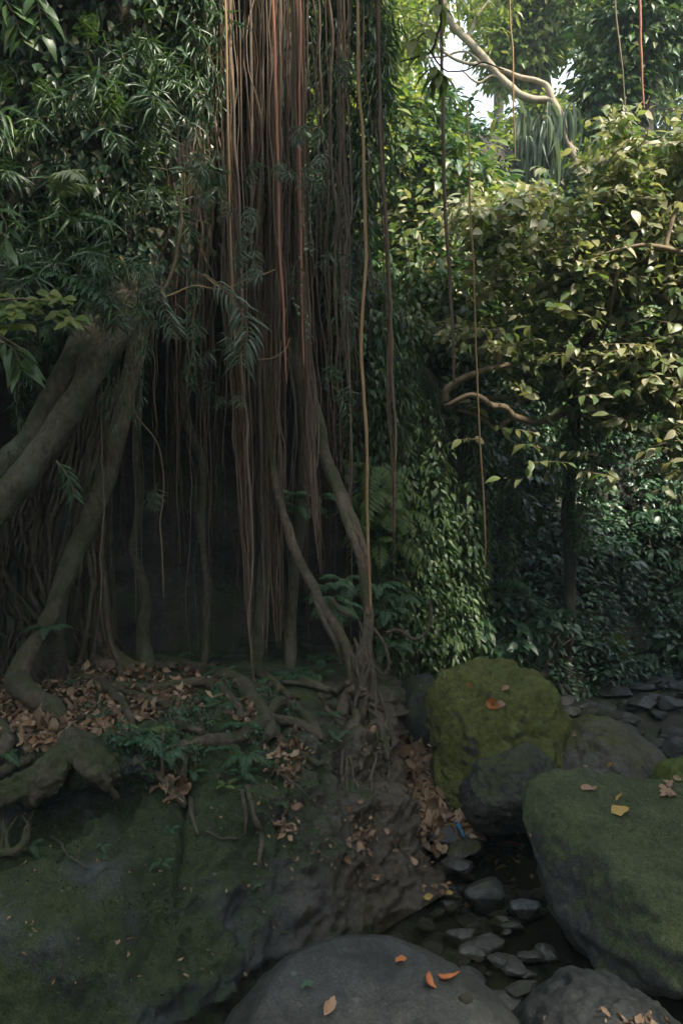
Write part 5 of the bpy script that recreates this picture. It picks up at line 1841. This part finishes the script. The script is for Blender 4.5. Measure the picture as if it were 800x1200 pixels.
pt = thing('broadleaf_tree', 'low spreading tree with pale sunlit leaves leaning over the stream', 'tree', drop(2.37, 9.3, 8, [TREES[0]])[0])
mb = MB()
limbs(mb, [(662, 800), (664, 740), (668, 660), (664, 580), (672, 500), (668, 430), (664, 425)], 9.3, [7, 7, 7.5, 7.5, 7, 5], 60)
part('trunk', mb, M['dark_bark'], pt)
BR = [([(668, 452), (655, 430), (665, 424), (680, 418), (700, 405)], [9.3, 9.1, 9.0], [6, 5, 4, 3, 2]),
      ([(664, 428), (678, 412), (690, 398), (698, 392)], [9.1, 8.8], [5, 4, 3, 2]),
      ([(668, 480), (640, 492), (622, 494), (600, 489), (590, 478), (572, 474), (560, 466), (545, 463), (520, 476)], [9.2, 8.3, 8.0, 8.0], [5, 4, 4, 4, 4, 3.5, 3.5, 3, 2]),
      ([(600, 489), (588, 500), (578, 502), (560, 488), (535, 480)], [8.7, 8.5], [3, 2.5, 2.5, 2, 1.5]),
      ([(522, 470), (526, 456), (545, 442), (568, 434), (590, 428), (610, 426)], [8.1, 8.0, 8.2], [5, 4.5, 4, 3.5, 3, 2]),
      ([(622, 466), (590, 464), (565, 466)], [8.8, 8.7], [2.5, 2.5, 2]),
      ([(668, 430), (680, 400), (705, 375), (718, 350), (728, 315), (742, 290)], [9.2, 8.4, 8.0, 7.9], [5, 4.5, 3.5, 3, 2.5, 2]),
      ([(830, 300), (800, 296), (780, 290), (755, 287), (735, 290), (715, 295), (695, 300)], [7.8, 7.9], [4, 3.5, 3.5, 2.5, 2, 1.5, 1]),
      ([(780, 290), (784, 270), (790, 250), (796, 240)], [7.85], [3.5, 3, 2.5, 2]),
      ([(740, 264), (758, 258), (775, 240), (780, 225)], [8.4], [2, 1.8, 1.5, 1]),
      ([(700, 405), (720, 340), (740, 310), (700, 330), (650, 322)], [8.8], [2.5, 2, 1.5, 1.2, .8]),
      ([(742, 262), (715, 258), (695, 238), (670, 222)], [8.5], [2, 1.8, 1.3, .8])]
tips = []
for pts, Yb, r in BR:
    mb = MB()
    Q = limbs(mb, pts, Yb, r)
    tips.append(Q)
    part('branch', mb, M['twig'], pt)
mb = MB()
cc = []
while len(cc) < 2900:
    x, y = random.uniform(480, 850), random.uniform(120, 580)
    n_ = float(vnoise(np.array([[x / 48.0, y / 30.0, 1.7]])))
    lim = .95
    lim *= float(ss(500, 640, x + .1 * (y - 250) + 40 * n_)) * float(ss(575, 380, y + 70 * n_ - .28 * (x - 640))) * float(ss(-30, 40, y + 25 * n_ - (215 - .85 * (x - 650) if x > 650 else 215 + .15 * (650 - x))))
    if 505 < x < 690 and 418 < y < 515: lim *= .12
    if random.random() > lim * (.62 + .9 * n_): continue
    cc.append(at(x, y, random.uniform(7.9, 9.7)))
cc = np.array(cc)
per = 7
k = len(cc) * per
p = np.repeat(cc, per, 0)
a_ = np.tile(np.arange(per) * 2.4, len(cc)) + rng.uniform(-.4, .4, k)
tw_ = norm(rng.normal(size=(len(cc), 3)) * np.array([1, 1, .25]))
tw_ = np.repeat(tw_, per, 0)
u_ = np.tile(np.linspace(0, 1, per), len(cc))[:, None]
sd = np.cross(tw_, [0, 0, 1.0]) * np.where(np.tile(np.arange(per) % 2, len(cc)) == 0, 1, -1)[:, None]
p = p + tw_ * (u_ - .5) * .34
d_ = norm(sd + tw_ * (.3 + u_ * .8) + np.array([0, -.25, -.4]) + .45 * rng.normal(size=(k, 3)))
n_ = norm(np.array([.15, -.3, 1.0]) + .55 * rng.normal(size=(k, 3)))
l_ = .115 * rng.uniform(.45, 1.45, k)
leaves(mb, 'ovate', p, d_, n_, l_, l_ * rng.uniform(.42, .58, k), 0, rng.uniform(0, .35, k))
for c, t0 in zip(cc[::2], tw_[::per][::2]):
    tube(mb, np.array([c - t0 * .22 - [0, 0, .03], c, c + t0 * .17]), [.005, .004, .002], 4, mat=1)
part('crown', mb, [M['pale'], M['twig']], pt)

for k in range(5):
    p = at(random.uniform(640, 700), random.uniform(440, 520), random.uniform(9.0, 9.4))
    strand('leafy_vine', random.choice(VST), p, 'leafy vine hanging round the dark trunk of the pale leaved tree', 'vines round the dark trunk', random.uniform(.5, .8))

# ------------------------------------------------------------------ trees and bushes further back
def tree(name, label, base, path, r, crowns, mat, bark='dark_bark', L=.25, tpl='simple', per=12, csz=.45, group=None, extra=(), cut=None, W=.45, down=.5):
    root = thing(name, label, 'tree', base, group)
    mb = MB()
    P = np.array(path)
    n = 60
    tube(mb, wob(P, n, .06, .7, random.uniform(0, 99)), np.interp(np.linspace(0, 1, n), np.linspace(0, 1, len(r)), r), 12, rough=.1, freq=3)
    part('trunk', mb, M[bark], root)
    for pts, rr in extra:
        mb = MB()
        tube(mb, wob(np.array(pts), 50, .05, 1.2, random.uniform(0, 99)), np.interp(np.linspace(0, 1, 50), np.linspace(0, 1, len(rr)), rr), 10, rough=.12, freq=5)
        part('branch', mb, M[bark], root)
    if crowns:
        mb = MB()
        for c, rad, ncl in crowns:
            crown(mb, c, rad, ncl, per, L, W, tpl, random.randrange(9999), csz, .45, down, cut=cut)
        part('crown', mb, M[mat], root, tpl != 'simple')
    return root


def base_at(x, y):
    return np.array([x, y, float(tz([x], [y])[0]) - .1])


# the bare leaning trunk against the sky
Yl = 13.0
b = at(720, 300, Yl)
lt = thing('leaning_tree', 'bare pale trunk bending in two across the bright gap of sky', 'tree', base_at(b[0] + .2, Yl))
mb = MB()
P = np.concatenate([[lt.location[:]], pxpath([(760, 420), (730, 310), (694, 220), (680, 199), (666, 171), (657, 139), (645, 116)], Yl)])
tube(mb, wob(P, 80, .02, 2, 7), np.interp(np.linspace(0, 1, 80), np.linspace(0, 1, 8), [.1, .1, .08, .066, .062, .06, .06, .055]), 12, rough=.14, freq=6)
part('trunk', mb, M['pale_bark'], lt)
for pts, r in [([(646, 117), (615, 114), (592, 97), (570, 72), (546, 46), (528, 25), (515, -10), (505, -60)], [4.6, 4.8, 5, 5, 4.6, 4.2, 4, 3]),
               ([(648, 122), (642, 104), (632, 96), (600, 88), (570, 78), (540, 72), (515, 60), (490, 40)], [4.2, 3.6, 3.2, 2.8, 2.4, 2, 1.6, 1]),
               ([(570, 78), (545, 60), (520, 66), (490, 68)], [2, 1.5, 1.2, .8]),
               ([(592, 97), (575, 90), (560, 96), (540, 82)], [2, 1.8, 1.4, .8]),
               ([(546, 46), (560, 20), (580, -10)], [2.5, 2, 1.2]),
               ([(528, 25), (500, 30), (480, 20)], [2, 1.5, .8])]:
    mb = MB()
    Q = wob(pxpath(pts, Yl), 50, .03, 2.5, random.uniform(0, 99))
    tube(mb, Q, np.interp(np.linspace(0, 1, 50), np.linspace(0, 1, len(r)), r) * Yl / F, 10, rough=.14, freq=8)
    part('branch', mb, M['pale_bark'], lt)
mb = MB()
for x, y, rad, nc in ((480, 30, 40, 34), (520, 0, 45, 40), (580, -20, 40, 30), (560, 40, 24, 9), (500, 70, 22, 8)):
    c = at(x, y, Yl)
    crown(mb, c, (rad * Yl / F,) * 3, nc, 10, .14, .4, 'simple', random.randrange(9999), .25, .3, .4)
part('crown', mb, M['bright'], lt, False)

# near sprig of large yellow green leaves, hanging on a dark twig
sp = thing('leafy_twig', 'dark near twig with a hanging rosette of large yellow green leaves before the sky gap', 'plant', at(505, 60, 6.2))
mb = MB()
for pts, r in [([(470, 72), (490, 66), (505, 60), (512, 40), (516, 18), (512, -20), (500, -80)], [.8, 1, 1.3, 1.4, 1.5, 1.6, 2]), ([(505, 60), (512, 72), (518, 80), (524, 84)], [1.2, 1, .9, .8]), ([(512, 40), (498, 40), (486, 46)], [.8, .7, .5]), ([(524, 84), (545, 82), (565, 74), (590, 82)], [.8, .9, .9, .8])]:
    P = pxpath(pts, 6.2)
    tube(mb, wob(P, 24, .01, 5, random.uniform(0, 9)), np.interp(np.linspace(0, 1, 24), np.linspace(0, 1, len(r)), r) * 6.2 / F, 6)
part('branch', mb, M['dark_bark'], sp)
mb = MB()
ps, ds, ns, ll = [], [], [], []
for x, y, n in ((514, 86, 13), (508, 78, 5), (500, 34, 5), (484, 46, 5), (512, 5, 4), (496, 60, 3)):
    for k in range(n):
        a = k * 2.4 + random.uniform(-.3, .3)
        ps.append(at(x, y, 6.2))
        ds.append(norm(np.array([math.cos(a), .7 * math.sin(a), -.7 + random.uniform(-.2, .4)])))
        ns.append(norm(np.array([.3 * math.cos(a), -.4, .9])))
        ll.append(random.uniform(.13, .22))
leaves(mb, 'ovate', np.array(ps), np.array(ds), np.array(ns), np.array(ll), np.array(ll) * .42, 0, rng.uniform(0, .4, len(ll)))
part('foliage', mb, M['bright'], sp)


def c_at(x, y, Y, rx, ry=None, n=60, k=1.0):
    r = rx * Y / F
    return (at(x, y, Y), (r, r * .9, (ry or rx) * Y / F), n)


def simple_tree(name, label, x, Y, crowns, mat, r=.18, bark='dark_bark', **kw):
    g = base_at((x - 400) * Y / F, Y)
    top = at(x, min(c[0][2] and 600 - (c[0][2] - CZ) * F / Y for c in crowns), Y)
    mid = (g + top) / 2 + np.array([random.uniform(-.3, .3), 0, 0])
    return tree(name, label, g, [g, mid, top], [r, r * .75, r * .3], crowns, mat, bark, **kw)


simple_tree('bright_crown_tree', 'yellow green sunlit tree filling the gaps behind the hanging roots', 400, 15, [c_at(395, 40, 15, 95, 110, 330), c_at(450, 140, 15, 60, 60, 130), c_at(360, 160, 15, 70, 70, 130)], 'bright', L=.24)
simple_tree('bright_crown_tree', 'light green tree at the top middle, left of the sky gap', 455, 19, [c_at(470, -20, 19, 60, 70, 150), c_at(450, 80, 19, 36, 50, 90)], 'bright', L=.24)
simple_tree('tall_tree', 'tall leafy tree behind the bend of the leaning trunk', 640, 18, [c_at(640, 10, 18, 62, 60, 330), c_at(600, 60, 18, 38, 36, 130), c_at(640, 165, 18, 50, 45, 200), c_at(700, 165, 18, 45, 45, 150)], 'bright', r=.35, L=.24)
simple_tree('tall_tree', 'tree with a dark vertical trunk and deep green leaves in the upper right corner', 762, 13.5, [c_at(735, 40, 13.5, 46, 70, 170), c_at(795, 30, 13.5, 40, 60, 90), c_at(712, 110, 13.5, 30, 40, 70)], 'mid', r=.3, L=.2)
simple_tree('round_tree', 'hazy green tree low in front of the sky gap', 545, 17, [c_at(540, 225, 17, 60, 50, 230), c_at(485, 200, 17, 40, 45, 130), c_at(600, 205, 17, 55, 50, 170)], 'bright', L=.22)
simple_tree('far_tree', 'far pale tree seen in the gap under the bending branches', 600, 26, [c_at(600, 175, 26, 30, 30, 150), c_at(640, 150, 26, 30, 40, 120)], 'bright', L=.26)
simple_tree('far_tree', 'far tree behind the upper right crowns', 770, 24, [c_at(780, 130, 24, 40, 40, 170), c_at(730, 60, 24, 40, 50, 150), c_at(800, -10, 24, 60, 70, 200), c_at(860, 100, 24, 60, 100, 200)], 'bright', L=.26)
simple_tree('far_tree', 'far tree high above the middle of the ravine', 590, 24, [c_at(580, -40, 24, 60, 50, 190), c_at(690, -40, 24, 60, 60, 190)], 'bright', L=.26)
# grey green drooping strap leaves
pl = thing('strap_leaf_plant', 'plant with long grey green drooping strap leaves under the bent trunk', 'plant', at(636, 135, 13))
mb = MB()
n = 110
a = rng.uniform(0, 6.28, n)
o = np.stack([np.cos(a), np.sin(a), rng.uniform(-.4, .3, n)], -1)
leaves(mb, 'lance', at(636, 140, 13) + rng.normal(size=(n, 3)) * .16, norm(o * .6 + np.array([0, 0, -.9])), norm(o + np.array([0, -.3, .5])), rng.uniform(.5, .95, n), np.full(n, .05), 0, rng.uniform(.2, .5, n))
part('foliage', mb, M['grey_leaf'], pl)
mb = MB()
tube(mb, np.array([at(650, 120, 13), at(640, 132, 13), at(634, 140, 13)]), [.03, .03, .02], 8, 12)
part('stem', mb, M['twig'], pl)

# leafy bushes on top of the slope and in the middle distance
BB = [bush_meshes(110 + k, .85, 90, 9, .17, .42, ['vine', 'mid', 'pale', 'bright'][k], csz=.22) for k in range(4)]
BGp = 'leafy bushes crowding the top of the slope'
nb = 0
while nb < 112:
    x = random.uniform(335, 830)
    y = random.uniform(170, 470 if x > 480 else 310)
    small = 478 < x < 715 and y < 288
    if small and y < 205: continue
    h = hit(x, y, [TREES[0]])
    if h is None or h[0][1] > 22:
        continue
    p = h[0]
    g = p[2]
    k = random.choices([0, 1, 2, 3], [1, 2, 2, 3] if y < 340 else [3, 2, 1.5, .1])[0]
    r = bush(BB[k], p - np.array([0, 0, .15]), 'leafy bush crowding the top of the slope behind the pale leaved tree', BGp, random.uniform(.4, .6) if small else random.uniform(.75, 1.2))
    nb += 1

# trees on both rims out of view, the right and rear ones added for shade
def rim(x, y, h, rad, label, mat='mid', n=260, more=()):
    g = base_at(x, y)
    tree('rim_shade_tree', label, g, [g, g + [.2, 0, h * .5], g + [0, 0, h]], [.25, .2, .08], [(g + [0, 0, h], rad, n), *more], mat, L=.34, per=12, csz=.6)


rim(3.6, 1.2, 6.6, (2.3, 2.0, 1.3), 'unseen tree added on the near right rim to shade the foreground', n=210)
rim(5.6, 2.3, 5.6, (2.6, 2.2, 1.4), 'second unseen tree added on the near right rim to shade the foreground', n=250)
rim(6.7, 8.2, 2.4, (2.0, 1.8, 1.4), 'unseen tree added on the right rim to shade the far slope', n=330)
rim(6.0, 4.5, 3.3, (1.8, 1.6, 1.2), 'unseen tree added on the right rim to shade the upstream stones', n=260, more=[((4.7, 4.5, 8.3), (.7, .4, .4), 40)])  # extra crown clump added to shade the lower ivy
rim(3.2, -3.0, 7.5, (2.8, 2.2, 1.6), 'unseen tree added on the rim behind the viewpoint to darken the foreground', n=200)
rim(-3.5, -3.5, 7.5, (2.6, 2.2, 1.6), 'second unseen tree added on the rim behind the viewpoint to give shade', n=120)
rim(-7.5, 3.0, 7.0, (2.6, 3.2, 2.2), 'tree on the left rim of the ravine', n=300)
rim(-4.5, 10.5, 4.5, (3.6, 2.4, 2.2), 'tree on top of the cliff behind the fig', n=380)

# ------------------------------------------------------------------ faint teal haze, added to lift the blacks
HAZE = .0017
if HAZE:
    bm = bmesh.new()
    bmesh.ops.create_cube(bm, size=1)
    bmesh.ops.scale(bm, vec=(126, 131, 26), verts=bm.verts)
    bmesh.ops.translate(bm, vec=(0, 12.5, 10.7), verts=bm.verts)
    me = bpy.data.meshes.new('haze')
    bm.to_mesh(me)
    m, t, out = nt('haze')
    v = t.nodes.new('ShaderNodeVolumePrincipled')
    v.inputs['Color'].default_value = (.72, .9, 1.0, 1)
    v.inputs['Density'].default_value = HAZE
    t.links.new(v.outputs[0], out.inputs['Volume'])
    me.materials.append(m)
    tag(link('haze', me), 'thin teal haze added to lift the dark tones of the ravine', None, None, 'stuff')
